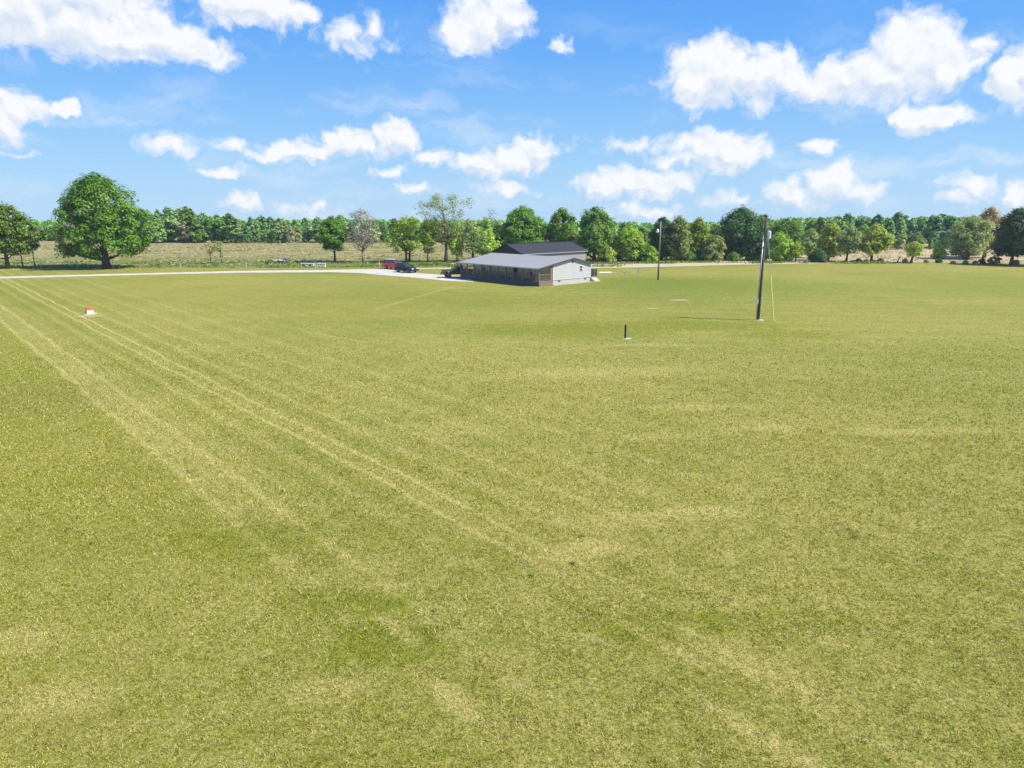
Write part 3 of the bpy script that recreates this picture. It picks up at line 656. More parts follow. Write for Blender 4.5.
# brush clumps along the edge of the straw field
BR = [(806, 2.6, 'olive'), (835, 2.2, 'tan'), (858, 3.2, 'dark'), (866, 3.0, 'olive'), (880, 3.4, 'dark'), (905, 3.2, 'tan'), (926, 2.6, 'olive'), (939, 3.2, 'dark'), (953, 2.4, 'tan'), (965, 2.6, 'tan'), (975, 2.4, 'olive'), (982, 4.2, 'dark'), (992, 5.6, 'dark'), (998, 4.8, 'dark'), (1016, 3.0, 'olive')]
for i, (px, hw, pal) in enumerate(BR):
    word = dict(dark='dark', olive='olive', tan='brownish')[pal]
    plant_tree('brush_clump', 'low %s brush clump on the edge between lawn and straw field' % word, px, 262.9 if px < 940 else 263.4 + (px - 940) * .022, 262.9 - hw * 1.5 if px < 940 else 263.4 - hw * 1.35, hw, 'bush', pal, 200 + i, cat='brush', group='%s brush clumps along the straw field' % word, trunk=False, base=0, clumps=12, per=40, leaf=.18, rc=.34)

# ------------------------------------------------------------------ far tree lines: every tree an object of its own
protos = {}
def proto(kind, pal, k):
    key = (kind, pal, k)
    if key not in protos:
        s = 900 + len(protos) * 7
        if kind == 'cone': c, m, b = tree_meshes(s, 10, 2.3, 'column', PAL[pal], BARKD, base=.05, clumps=60, per=26, leaf=.46, rc=.85, limbs=8, rough=.25, shell=.5)
        elif kind == 'tall': c, m, b = tree_meshes(s, 10, 2.9, 'round', PAL[pal], BARKD, base=.1, clumps=60, per=28, leaf=.46, rc=1.0, limbs=10, rough=.3, shell=.45)
        else: c, m, b = tree_meshes(s, 10, 3.6, 'oak', PAL[pal], BARKD, base=.02, clumps=70, per=28, leaf=.46, rc=1.1, limbs=10, rough=.35, shell=.45)
        t = bpy.data.objects.new('trunk', None)
        tm = m.build('trunk', b, None, smooth=True); me = tm.data; bpy.data.objects.remove(tm)
        protos[key] = (c, me)
    return protos[key]

def far_tree(name, label, group, px, dist, top, kind, pal, r):
    x = (px - 512) / F_PX * (dist * CP + CAM_H * SP); H = z_at(dist, top)
    c, tm = proto(kind, pal, r.randrange(3))
    t = thing(name, label, 'tree', (x, dist, 0), r.uniform(0, 6.28), group)
    w = H / 10 * r.uniform(.72, 1.35)
    t.scale = (w, w, H / 10)
    link(bpy.data.objects.new('trunk', tm), t); link(bpy.data.objects.new('crown', c), t)

rf = random.Random(77)
def far_row(px0, px1, dist, step_m, top, tops, kinds, section):
    """kinds: list of (kind, palette, weight)"""
    words = dict(pine='blue-green pine', far='green leafy tree', fary='pale yellow-green tree', fart='brownish budding tree', deep='dark green leafy tree', mid='green leafy tree', olive='olive tree')
    px = px0
    while px < px1:
        kd, pal, _ = rf.choices(kinds, [k[2] for k in kinds])[0]
        tp = top(px) + rf.uniform(*tops)
        w = words[pal]
        far_tree('pine_tree' if pal == 'pine' else 'woodland_tree', '%s in the far tree line %s' % (w, section), '%ss %s' % (w, section), px, dist + rf.uniform(-3, 3), tp, kd, pal, rf)
        px += step_m * F_PX / dist * rf.uniform(.75, 1.3)
lt = lambda p: 207.5 if 140 < p < 205 else (207.5 + (p - 205) * .22 if 205 <= p < 245 else (216 + 2.5 * math.sin(p * .09) if p < 345 else 220 + 2 * math.sin(p * .11)))
A = 'beyond the meadow'
far_row(-60, 130, 262, 4.6, lambda p: 222, (-3, 5), [('oak', 'far', 3), ('oak', 'fart', 2), ('tall', 'fary', 1)], 'left of the big oak')
far_row(140, 500, 246, 3.9, lambda p: lt(p) + 4, (-3, 11), [('tall', 'far', 4), ('oak', 'fary', 2), ('cone', 'pine', 2), ('oak', 'far', 3), ('oak', 'fart', 1), ('tall', 'mid', 2)], A)
far_row(140, 500, 254, 3.7, lt, (-2, 8), [('cone', 'pine', 5), ('tall', 'far', 3), ('tall', 'deep', 2), ('oak', 'fary', 1)], A)
far_row(140, 500, 263, 4.2, lt, (-2, 7), [('cone', 'pine', 5), ('tall', 'far', 3)], A)
B = 'behind the dirt road'
far_row(500, 850, 190, 4.4, lambda p: 226 if p < 760 else 219 + 3 * math.sin(p * .13), (-4, 8), [('oak', 'mid', 3), ('oak', 'far', 3), ('tall', 'deep', 2), ('oak', 'olive', 1), ('tall', 'fary', 1)], B)
far_row(505, 850, 201, 4.2, lambda p: 221 if p < 760 else 215 + 2.5 * math.sin(p * .1), (-2, 7), [('tall', 'far', 3), ('tall', 'deep', 3), ('oak', 'fary', 1)], B)
D = 'beyond the straw field'
far_row(835, 1090, 208, 3.3, lambda p: 215 + 1.5 * math.sin(p * .14), (-3, 7), [('cone', 'pine', 6), ('tall', 'far', 1.5)], D)
far_row(835, 1090, 215, 3.2, lambda p: 212, (-2, 5), [('cone', 'pine', 6), ('tall', 'deep', 1)], D)
far_row(845, 965, 203, 5.5, lambda p: 236, (-5, 5), [('oak', 'far', 3), ('oak', 'fary', 2)], 'low in front of the far pines')

# mass of forest behind the tree lines
def forest():
    rng = np.random.default_rng(99); P = []; Sz = []
    for (x0, x1, y0, y1, h, cnt) in ((-260, 10, 270, 330, 7.4, 420), (0, 105, 208, 250, 7.2, 230), (90, 290, 222, 280, 8.6, 420)):
        for _ in range(cnt):
            c = np.array([rng.uniform(x0, x1), rng.uniform(y0, y1), 0]); H = h * rng.uniform(.82, 1.0) ; R = rng.uniform(2, 3.2)
            k = 70; t = rng.random(k) ** .7; a = rng.uniform(0, 6.28, k); q = R * np.sqrt(1 - t ** 2.2) * (.6 + .4 * rng.random(k))
            P.append(c + np.stack([np.cos(a) * q, np.sin(a) * q, .4 + t * (H - .6)], 1))
    P = np.concatenate(P); N = len(P)
    nor = unit(rng.normal(size=(N, 3)) + np.array([0, -.5, .8]))
    return np_mesh('forest', leaf_quads(rng, P, nor, rng.uniform(.5, 1.1, N)), 4, PAL['far'])
tag(link(bpy.data.objects.new('forest', forest())), 'mass of green woodland behind the far tree lines', 'forest', kind='stuff')

# ------------------------------------------------------------------ house
TH = 0.82
HX, HY, HL, WP, WH = 3.75, 98.2, 17.4, 2.85, 8.1
ZP, ZR, ZE = 2.60, 3.72, 2.80
WID = WP + WH; MID = WP + WH / 2
# local frame: x along the house (right to left in the picture), y from the porch front to the back
house = thing('house', 'long single storey white house with grey metal roof and open front porch', 'house', (HX, HY, 0), math.pi - TH)
# rotation maps local x to (-cos, sin); local y must point away from the camera, so it is mirrored: use y -> -y in the builders below
def HB(): return MB()
Yl = lambda v: -v
siding = striped('white_siding', (.48, .48, .485), 2, .30, .5, .6, .80, 0.0, .22)
siding_grey = striped('pale_grey_siding', (.76, .76, .68), 2, .16, .4, .6, .7)
roofm = striped('grey_metal_roof', (.285, .275, .265), 0, .75, .4, .8, .78, .0, .10)
block = striped('foundation_block', (.44, .43, .41), 2, .2, .5, .9, .7)
shaded_boards = striped('porch_shade_boards', (.075, .078, .088), 0, .14, .5, .7, .6)  # porch shade is painted into these dark boards; the lit end stays brown
brownwood = striped('brown_boards', (.20, .15, .115), 2, .15, .4, .8, .6)
redwood = plain('reddish_deck_boards', (.30, .14, .085), .8, var=.2)
postm = plain('dark_post', (.19, .14, .105), .7); trim = plain('dark_trim', (.06, .065, .075), .6); whitep = plain('white_paint', (.68, .68, .66), .5, var=.05)
glass, ng = new_mat('window_glass')
gb = ng.node('ShaderNodeBsdfPrincipled'); gb.inputs['Base Color'].default_value = rgb(.03, .04, .04); gb.inputs['Roughness'].default_value = .06; gb.inputs['Specular IOR Level'].default_value = .9
finish(ng, gb.outputs[0])
blind = striped('pane_yard_light', (.80, .82, .62), 2, .05, .3, .35, .8)  # bright yard light painted onto the porch panes in pale green
FL = .75        # floor height
def ridge_z(v):
    return ZP + (ZR - ZP) * (v / MID) if v <= MID else ZR + (ZE - ZR) * ((v - MID) / (WID - MID))
# body: foundation + walls (gable ends)
m = HB(); m.box(0.06, HL - .06, Yl(WID - .06), Yl(WP + .06), -.1, FL - .08); m.build('foundation', block, house)
m = HB()
wz = lambda v: ridge_z(v) - .10
prof = [(WP, FL - .08), (WP, wz(WP)), (MID, wz(MID)), (WID, wz(WID)), (WID, FL - .08)]
m.loft([[(x, Yl(v), z) for v, z in prof] for x in (0, HL)]); m.build('wall', siding, house)
# porch front wall panel in pale grey, just proud of the body
m = HB(); m.box(.25, HL - .05, Yl(WP), Yl(WP) + .02, FL - .04, wz(WP) - .02); m.build('porch_wall', siding_grey, house)
# corner boards, skirting vents
m = HB()
for v in (WP + .001, WID - .12): m.box(-.03, -.002, Yl(v + .12), Yl(v), FL - .06, wz(v) - .08)
m.build('corner_board', whitep, house)
for v in (WP + 1.1, WID - 1.35):
    m = HB(); m.box(.02, .058, Yl(v + .42), Yl(v), .42, .60); m.build('foundation_vent', trim, house)
# roof: two slopes with thickness and overhang
ov = .32
m = HB()
zf = ridge_z(0) - (ZR - ZP) / MID * ov
brk = WP + .15
m.slab([(-ov, Yl(-ov), zf), (HL + ov, Yl(-ov), zf), (HL + ov, Yl(brk), ridge_z(brk) - .05), (-ov, Yl(brk), ridge_z(brk) - .05)], .09)
m.slab([(-ov, Yl(brk), ridge_z(brk) - .045), (HL + ov, Yl(brk), ridge_z(brk) - .045), (HL + ov, Yl(MID), ZR), (-ov, Yl(MID), ZR)], .09)
zb_ = ZE - (ZR - ZE) / (WID - MID) * ov
m.slab([(-ov, Yl(MID) - .002, ZR), (HL + ov, Yl(MID) - .002, ZR), (HL + ov, Yl(WID + ov), zb_), (-ov, Yl(WID + ov), zb_)], .09)
m.build('roof', roofm, house)
m = HB()
for xx in (-ov - .03, HL + ov):
    for (va, za, vb, zb2) in ((-ov, zf, MID, ZR), (MID, ZR, WID + ov, zb_)):
        m.loft([[(xx, Yl(va), za - .16), (xx + .03, Yl(va), za - .16), (xx + .03, Yl(va), za + .015), (xx, Yl(va), za + .015)],
                [(xx, Yl(vb), zb2 - .16), (xx + .03, Yl(vb), zb2 - .16), (xx + .03, Yl(vb), zb2 + .015), (xx, Yl(vb), zb2 + .015)]])
m.build('rake_trim', trim, house)
m = HB(); m.box(-ov, HL + ov, Yl(-ov), Yl(-ov) + .035, zf - .17, zf - .005); m.build('fascia', plain('grey_fascia', (.42, .43, .45), .5), house)
# gable louvre and little window
m = HB(); m.box(-.05, -.002, Yl(MID + .2), Yl(MID - .2), ZR - .72, ZR - .36); m.build('gable_vent', trim, house)
def window(v0, v1, z0, z1, face, x0=None, x1=None):
    if face == 'gable':
        f = HB(); f.box(-.04, -.002, Yl(v1), Yl(v0), z0, z1); fo = f.build('window', whitep, house)
        p_ = HB(); zm = (z0 + z1) / 2
        p_.box(-.046, -.041, Yl(v1 - .07), Yl(v0 + .07), z0 + .07, zm - .03); p_.box(-.046, -.041, Yl(v1 - .07), Yl(v0 + .07), zm + .03, z1 - .07)
        p_.build('pane', glass, fo)
    else:
        y = Yl(WP) + .021
        f = HB(); f.box(x0, x1, y, y + .04, z0, z1); fo = f.build('window', whitep, house)
        p_ = HB(); zm = (z0 + z1) / 2
        p_.box(x0 + .07, x1 - .07, y + .041, y + .046, z0 + .07, zm - .03); p_.box(x0 + .07, x1 - .07, y + .041, y + .046, zm + .03, z1 - .07)
        p_.build('pane', blind, fo)
window(WP + 5.6, WP + 6.25, 1.65, 2.5, 'gable')
for x0, w_ in ((.9, 1.5), (3.6, 1.3), (5.4, .9), (9.0, 1.5), (11.4, .9), (13.2, .8), (15.0, 1.2)): window(0, 0, 1.25, 2.42, 'front', x0, x0 + w_)
m = HB(); m.box(7.2, 8.15, Yl(WP) + .021, Yl(WP) + .06, FL, 2.42); dr = m.build('door', plain('door_paint', (.30, .32, .33), .5), house)
m = HB(); m.box(7.35, 8.0, Yl(WP) + .061, Yl(WP) + .066, 1.5, 2.3); m.build('pane', glass, dr)
m = HB(); m.tube([(7.3, Yl(WP) + .065, 1.25), (7.3, Yl(WP) + .12, 1.25)], .03, 8); m.build('handle', trim, dr)
# porch deck, skirting, posts, railings
m = HB(); m.box(0, HL, Yl(WP - .03), Yl(0), FL - .12, FL - .02); m.build('deck', shaded_boards, house)
m = HB(); m.box(-.035, -.021, Yl(WP - .02), Yl(-.01), FL - .14, FL - .015); m.box(-.034, 1.6, Yl(-.006), Yl(-.022), FL - .139, FL - .016); m.build('deck_edge', redwood, house)
m = HB(); m.box(.04, HL - .04, Yl(.03), Yl(-.02), -.05, FL - .125); m.build('skirting', shaded_boards, house)
m = HB(); m.box(-.02, .03, Yl(WP - .02), Yl(.04), -.05, FL - .125); m.build('skirting', brownwood, house)
m = HB(); m.box(HL - .03, HL + .02, Yl(WP - .02), Yl(.04), -.05, FL - .125); m.build('skirting', shaded_boards, house)
pz = ridge_z(0) - .12
xs = [0.09, 1.9, 3.3, 5.3, 6.9, 8.5, 10.4, 12.3, 14.2, 15.8, HL - .09]
for x in xs:
    m = HB(); m.box(x - .07, x + .07, Yl(.16), Yl(.02), FL - .02, pz + .01); m.build('porch_post', postm, house)
m = HB()
zc = lambda v: ridge_z(v) - .20
m.slab([(.02, Yl(.2), zc(.2)), (HL - .02, Yl(.2), zc(.2)), (HL - .02, Yl(WP - .01), zc(WP) - .04), (.02, Yl(WP - .01), zc(WP) - .04)], .03)
m.build('porch_bounce_panel', whitep, house)  # white panel added under the roof to bounce light into the porch
m = HB(); m.box(0, HL, Yl(.17), Yl(.01), pz + .012, pz + .10); m.build('beam', postm, house)
for a, b in zip(xs[:-1], xs[1:]):
    m = HB(); m.box(a + .071, b - .071, Yl(.13), Yl(.06), FL + .84, FL + .91); m.box(a + .071, b - .071, Yl(.12), Yl(.07), FL + .08, FL + .14)
    q = a + .17
    while q < b - .12:
        m.box(q - .018, q + .018, Yl(.115), Yl(.075), FL + .141, FL + .839); q += .135
    m.build('railing', postm, house)
for xe, mt in ((.09, brownwood), (HL - .09, postm)):
    m = HB(); m.box(xe - .03, xe + .03, Yl(WP - .02), Yl(.17), FL + .84, FL + .91); m.box(xe - .025, xe + .025, Yl(WP - .02), Yl(.17), FL + .08, FL + .14)
    v = .3
    while v < WP - .1:
        m.box(xe - .018, xe + .018, Yl(v + .036), Yl(v), FL + .141, FL + .839); v += .135
    m.build('railing', mt, house)
m = HB(); m.box(-.015, .12, Yl(WP - .002), Yl(WP - .55), FL, wz(WP - .3) - .05); m.build('porch_side_panel', brownwood, house)
# steps at the far end of the porch
m = HB()
for k in range(4): m.box(HL + .03 + k * .3, HL + .33 + k * .3, Yl(2.3), Yl(.9), -.05, .60 - k * .16)
m.build('porch_steps', plain('worn_step_boards', (.36, .30, .25), .9, var=.2), house)
# back landing with dark rails and pale steps at the right rear corner
bx0 = .4
m = HB(); m.box(bx0, bx0 + 2.2, Yl(WID + 1.9), Yl(WID + .01), FL - .15, FL - .04); m.box(bx0 + .08, bx0 + .2, Yl(WID + 1.85), Yl(WID + 1.73), -.05, FL - .151); m.box(bx0 + 2.0, bx0 + 2.12, Yl(WID + 1.85), Yl(WID + 1.73), -.05, FL - .151); m.build('back_landing', postm, house)
m = HB()
for x in (bx0 + .05, bx0 + 2.15):
    m.box(x - .03, x + .03, Yl(WID + 1.88), Yl(WID + .05), FL + .9, FL + .97)
    v = WID + .08
    while v < WID + 1.88: m.box(x - .025, x + .025, Yl(v + .05), Yl(v), FL - .04, FL + .899); v += .14
m.box(bx0 + .081, bx0 + 2.119, Yl(WID + 1.88), Yl(WID + 1.82), FL + .9, FL + .97)
q = bx0 + .2
while q < bx0 + 2.05: m.box(q - .025, q + .025, Yl(WID + 1.875), Yl(WID + 1.825), FL - .04, FL + .899); q += .14
m.box(bx0 + .02, bx0 + .1, Yl(WID + 1.97), Yl(WID + 1.89), -.05, FL + 1.15); m.box(bx0 + 2.1, bx0 + 2.18, Yl(WID + 1.97), Yl(WID + 1.89), -.05, FL + 1.15)
m.build('landing_railing', trim, house)
m = HB()
for k in range(3): m.box(bx0 - .3 - k * .3, bx0 - .001 - k * .3, Yl(WID + 1.6), Yl(WID + .4), -.05, .55 - k * .18)
m.build('back_steps', plain('pale_steps', (.5, .48, .44), .9), house)

# bare sandy strip at the foot of the gable wall
def hp(x, v):
    a = math.pi - TH; return (HX + math.cos(a) * x - math.sin(a) * Yl(v), HY + math.sin(a) * x + math.cos(a) * Yl(v))
sheet('bare_soil', [hp(-.02, WP - .1), hp(-.45, WP + .2), hp(-.35, WP + 2), hp(-.6, WP + 4.5), hp(-.4, WID - 1), hp(-.8, WID + .3), hp(-.02, WID + .2)], .006, sand)

# things standing on the porch
def house_pt(x, v, z=0.0):
    a = math.pi - TH; c_, s_ = math.cos(a), math.sin(a); yl = Yl(v)
    return (HX + c_ * x - s_ * yl, HY + s_ * x + c_ * yl, z)
dkw = plain('dark_chair_wood', (.06, .045, .04), .6); ltw = plain('pale_plastic', (.6, .58, .55), .5)
def chair(x, v, rz, mat, label, grp):
    t = thing('porch_chair', label, 'chair', house_pt(x, v, FL - .019), math.pi - TH + rz, grp)
    q = MB(); q.box(-.28, .28, -.26, .26, .40, .46); q.build('seat', mat, t)
    q = MB(); q.loft([[(-.27, -.30, .47), (.27, -.30, .47), (.27, -.25, .47), (-.27, -.25, .47)], [(-.24, -.48, 1.12), (.24, -.48, 1.12), (.24, -.44, 1.12), (-.24, -.44, 1.12)]]); q.build('backrest', mat, t)
    for sx in (-1, 1):
        q = MB(); q.box(sx * .31 - .03, sx * .31 + .03, -.28, .28, .62, .66); q.build('armrest', mat, t)
        for sy in (-1, 1):
            q = MB(); q.box(sx * .29 - .025, sx * .29 + .025, sy * .24 - .025, sy * .24 + .025, 0, .619 if True else .4); q.build('leg', mat, t)
chair(2.6, 1.5, math.pi, dkw, 'dark wooden armchair on the porch near its right end', None)
chair(6.1, 1.6, math.pi, dkw, 'dark wooden armchair on the porch beside the front door', None)
chair(9.6, 1.5, 2.8, ltw, 'pale plastic armchair in the middle of the porch', None)
chair(13.2, 1.6, 3.4, dkw, 'dark wooden armchair on the porch towards the drive', None)

# ------------------------------------------------------------------ barn behind the house
BX, BY, BG, BR_, BE, BZ = 1.82, 119.0, 7.75, 15.9, 3.45, 4.85
barn = thing('metal_barn', 'grey metal barn with dark gable and navy roof behind the house', 'barn', (BX, BY, 0), math.pi - TH)
navy = striped('navy_metal_roof', (.022, .022, .026), 1, .45, .4, .75, .8, .0, .12); dgable = striped('charcoal_metal', (.022, .022, .028), 0, .4, .4, .6, .75); gwall = striped('grey_metal_wall', (.27, .275, .285), 1, .35, .4, .55, .8)
m = MB(); m.box(0, BG, Yl(BR_), Yl(0), -.05, BE - .05); m.build('wall', gwall, barn)
m = MB(); m.loft([[(0.0, Yl(v), BE - .048), (BG, Yl(v), BE - .048), (BG / 2, Yl(v), BZ - .08)] for v in (-.012, .2)]); m.build('gable', dgable, barn)
m = MB(); m.loft([[(0.0, Yl(v), BE - .048), (BG, Yl(v), BE - .048), (BG / 2, Yl(v), BZ - .08)] for v in (BR_ - .2, BR_)]); m.build('gable', gwall, barn)
m = MB(); m.box(-.003, BG + .003, Yl(0.0) + .002, Yl(-.015) + .003, 0, BE - .05); m.build('front_cladding', dgable, barn)
m = MB()
sl_ = (BZ - BE) / (BG / 2); e = .3
m.slab([(-e, Yl(-.3), BE - sl_ * e), (BG / 2, Yl(-.3), BZ), (BG / 2, Yl(BR_ + .3), BZ), (-e, Yl(BR_ + .3), BE - sl_ * e)], .07)
m.slab([(BG / 2 + .002, Yl(-.3), BZ), (BG + e, Yl(-.3), BE - sl_ * e), (BG + e, Yl(BR_ + .3), BE - sl_ * e), (BG / 2 + .002, Yl(BR_ + .3), BZ)], .07)
m.build('roof', navy, barn)
m = MB(); m.box(BG / 2 - .12, BG / 2 + .12, Yl(BR_ + .31), Yl(-.31), BZ + .002, BZ + .05); m.build('ridge_cap', navy, barn)
m = MB(); m.box(-e - .04, -e - .001, Yl(BR_ + .3), Yl(-.3), BE - sl_ * e - .16, BE - sl_ * e - .02); m.build('gutter', gwall, barn)

# ------------------------------------------------------------------ vehicles (x forward, z up)
tyre_m = plain('tyre_rubber', (.02, .02, .02), .8); rim_m = plain('alloy_rim', (.12, .12, .125), .5, .3); lamp_w = plain('headlamp_lens', (.8, .8, .82), .15); lamp_r = plain('tail_lamp', (.35, .02, .02), .2)
chrome = plain('dark_plastic', (.03, .03, .03), .5)
def wheels(t, xs_, half, r, w=.24):
    for x in xs_:
        for s in (-1, 1):
            q = MB(); y0 = s * half - w / 2
            k = 20; q.loft([[(x + math.cos(2 * math.pi * i / k) * rr, yy, r + math.sin(2 * math.pi * i / k) * rr) for i in range(k)] for yy, rr in ((y0, r * .90), (y0 + .04, r), (y0 + w - .04, r), (y0 + w, r * .90))])
            wh = q.build('wheel', tyre_m, t, smooth=False)
            q = MB(); yo = s * (half + w / 2)
            q.loft([[(x + math.cos(2 * math.pi * i / k) * r * f, yo + s * o_, r + math.sin(2 * math.pi * i / k) * r * f) for i in range(k)] for f, o_ in ((.64, .003), (.60, .015), (.22, -.0 + .02))]); q.build('rim', rim_m, wh)
def arch(xc, r, z0, n_=8):
    """wheel arch points from front to rear along the sill"""
    return [(xc + math.cos(math.pi * i / n_) * r, z0 + math.sin(math.pi * i / n_) * r) for i in range(n_ + 1)]
def car(name, label, loc, rz, L, Wd, Hh, paint, suv=True, roofpaint=None):
    t = thing(name, label, 'car', loc, rz)
    hl, hw = L / 2, Wd / 2; wr = .37; zb0 = .30; belt = Hh * .60; ax = L * .295
    prof = [(hl, zb0 + .08), (hl + .02, .62), (hl - .06, belt - .20), (hl - .9, belt - .05), (hl - 1.32, belt), (-hl + .12, belt + .02), (-hl, belt - .15), (-hl, zb0 + .1), (-hl + .1, zb0)]
    low = arch(-ax, wr + .07, zb0)[::-1] + arch(ax, wr + .07, zb0)[::-1]
    prof = prof + low + [(hl - .1, zb0)]
    m = MB(); nP = len(prof)
    m.loft([[(x, y, z) for x, z in prof] for y in (-hw + .06, -hw)][::-1] and [[(x * .985, -hw, z) for x, z in prof], [(x, -hw + .10, z) for x, z in prof], [(x, hw - .10, z) for x, z in prof], [(x * .985, hw, z) for x, z in prof]])
    body = m.build('body', paint, t)
    # cabin
    xf0, xf1, xr1, xr0 = hl - 1.38, hl - 2.25, -hl + (.42 if suv else 1.2), -hl + (.10 if suv else .35)
    i0, i1 = hw - .05, hw - .24
    B_ = [(xr0, -i0, belt), (xf0, -i0, belt), (xf0, i0, belt), (xr0, i0, belt)]; T_ = [(xr1, -i1, Hh - .03), (xf1, -i1, Hh - .03), (xf1, i1, Hh - .03), (xr1, i1, Hh - .03)]
    m = MB(); m.loft([B_, T_]); m.build('cabin', paint, t)
    m = MB(); m.loft([[(xr1 - .02, -i1 - .01, Hh - .028), (xf1 + .04, -i1 - .01, Hh - .028), (xf1 + .04, i1 + .01, Hh - .028), (xr1 - .02, i1 + .01, Hh - .028)], [(xr1 + .15, -i1 + .12, Hh + .02), (xf1 - .15, -i1 + .12, Hh + .02), (xf1 - .15, i1 - .12, Hh + .02), (xr1 + .15, i1 - .12, Hh + .02)]]); m.build('roof', roofpaint or paint, t)
    def panel(a, b, c, d, name_, ins, off):
        P = [Vector(q) for q in (a, b, c, d)]; nrm = (P[1] - P[0]).cross(P[3] - P[0]).normalized(); cen = sum(P, Vector()) / 4
        if nrm.dot(cen - Vector((0, 0, Hh * .7))) < 0: nrm = -nrm
        Q = [q.lerp(cen, ins) + nrm * off for q in P]; lo = [q - nrm * .012 for q in Q]
        return MB().loft([lo, Q]).build(name_, glass, t)
    panel(B_[1], B_[2], T_[2], T_[1], 'windscreen', .10, .006); panel(B_[0], B_[3], T_[3], T_[0], 'rear_window', .14, .006)
    for s in (0, 1):
        a, b, c, d_ = (B_[0], B_[1], T_[1], T_[0]) if s == 0 else (B_[3], B_[2], T_[2], T_[3])
        ts = (0, .30, .62, 1) if suv else (0, .5, 1)
        for q0, q1 in zip(ts[:-1], ts[1:]):
            l = lambda u, w_, k: tuple(Vector(u).lerp(Vector(w_), k)); panel(l(a, b, q0), l(a, b, q1), l(d_, c, q1), l(d_, c, q0), 'side_window', .14, .006)
    for s in (-1, 1):
        m = MB(); m.box(hl - .10, hl + .03, s * (hw - .34) - .2, s * (hw - .34) + .2, .66, .80); m.build('headlight', lamp_w, t)
        m = MB(); m.box(-hl - .025, -hl + .06, s * (hw - .22) - .14, s * (hw - .22) + .14, belt - .32, belt - .06); m.build('taillight', lamp_r, t)
        m = MB(); m.box(xf0 - .25, xf0 - .08, s * (hw + .10) - .10, s * (hw + .10) + .10, belt + .02, belt + .16); m.build('mirror', paint, t)
    m = MB(); m.box(hl - .06, hl + .028, -hw + .62, hw - .62, .58, .82); m.build('grille', chrome, t)
    m = MB(); m.box(hl - .12, hl + .05, -hw + .1, hw - .1, .30, .52); m.build('bumper', chrome, t)
    m = MB(); m.box(-hl - .06, -hl + .1, -hw + .1, hw - .1, .32, .56); m.build('bumper', chrome, t)
    wheels(t, (-ax, ax), hw - .13, wr)
    return t
redp = plain('red_car_paint', (.60, .03, .035), .3, var=.03, coat=.8); blackp = plain('black_car_paint', (.010, .011, .015), .45, var=.03, coat=.1, spec=.3)
g = at(394.5, 269.3); car('red_suv', 'red off-road wagon with painted glare on its roof parked behind the black car', (g.x, g.y + .8, .0), rad(-20), 4.5, 1.85, 1.78, redp, True, plain('roof_glare', (.62, .52, .52), .3))  # pale roof colour holds the glare on the red paint
g = at(406.5, 272.4); car('black_suv', 'black car parked on the gravel in front of the red one', (g.x, g.y, .012), rad(-38), 4.3, 1.8, 1.52, blackp, True)

# dark green open off-road truck half hidden by the end of the porch
def jeep(loc, rz):
    gp = plain('dull_olive_paint', (.050, .043, .030), .7, var=.3, scale=2); t = thing('off_road_truck', 'dark olive off-road truck parked at the left end of the porch', 'truck', loc, rz)
    hl, hw, wr, ax = 2.35, .9, .44, 1.45
    prof = [(hl, .55), (hl, 1.05), (hl - .08, 1.16), (.75, 1.22), (.72, 1.28), (-hl, 1.28), (-hl, .55)] + arch(-ax, wr + .1, .55)[::-1] + arch(ax, wr + .1, .55)[::-1]
    MB().loft([[(x, y, z) for x, z in prof] for y in (-hw, hw)]).build('body', gp, t, bevel=.03)
    B_ = [(-.95, -hw + .05, 1.282), (.78, -hw + .05, 1.282), (.78, hw - .05, 1.282), (-.95, hw - .05, 1.282)]; T_ = [(-.8, -hw + .2, 1.95), (.15, -hw + .2, 1.95), (.15, hw - .2, 1.95), (-.8, hw - .2, 1.95)]
    MB().loft([B_, T_]).build('cab', gp, t, bevel=.03)
    l = lambda a, b, k: Vector(a).lerp(Vector(b), k)
    def pn(a, b, c, d_, nm):
        P = [Vector(q) for q in (a, b, c, d_)]; nr = (P[1] - P[0]).cross(P[3] - P[0]).normalized(); ce = sum(P, Vector()) / 4
        if nr.dot(ce - Vector((-.2, 0, 1.5))) < 0: nr = -nr
        Q = [q.lerp(ce, .13) + nr * .008 for q in P]; MB().loft([[q - nr * .012 for q in Q], Q]).build(nm, glass, t)
    pn(B_[1], B_[2], T_[2], T_[1], 'windscreen'); pn(B_[0], B_[3], T_[3], T_[0], 'rear_window'); pn(B_[0], B_[1], T_[1], T_[0], 'side_window'); pn(B_[3], B_[2], T_[2], T_[3], 'side_window')
    for s in (-1, 1):
        MB().box(hl - .06, hl + .03, s * .66 - .12, s * .66 + .12, .86, 1.04).build('headlight', lamp_w, t)
        MB().box(-hl - .03, -hl + .05, s * .78 - .07, s * .78 + .07, .8, 1.1).build('taillight', lamp_r, t)
        q = MB(); q.tube([(-.9, s * .72, 1.285), (-.9, s * .72, 1.85), (-1.9, s * .76, 1.285)], .04, 8); q.build('roll_bar', chrome, t)
    MB().box(hl - .04, hl + .02, -.5, .5, .72, 1.06).build('grille', chrome, t)
    MB().box(hl + .021, hl + .2, -.88, .88, .5, .68).build('bumper', plain('tan_bumper', (.33, .25, .19), .7), t); MB().box(-hl - .2, -hl - .001, -.88, .88, .5, .66).build('bumper', chrome, t)
    wheels(t, (-ax, ax), hw - .06, wr, .3)
g = at(456.5, 277.6); jeep((g.x, g.y + .6, .012), rad(180 + 16))

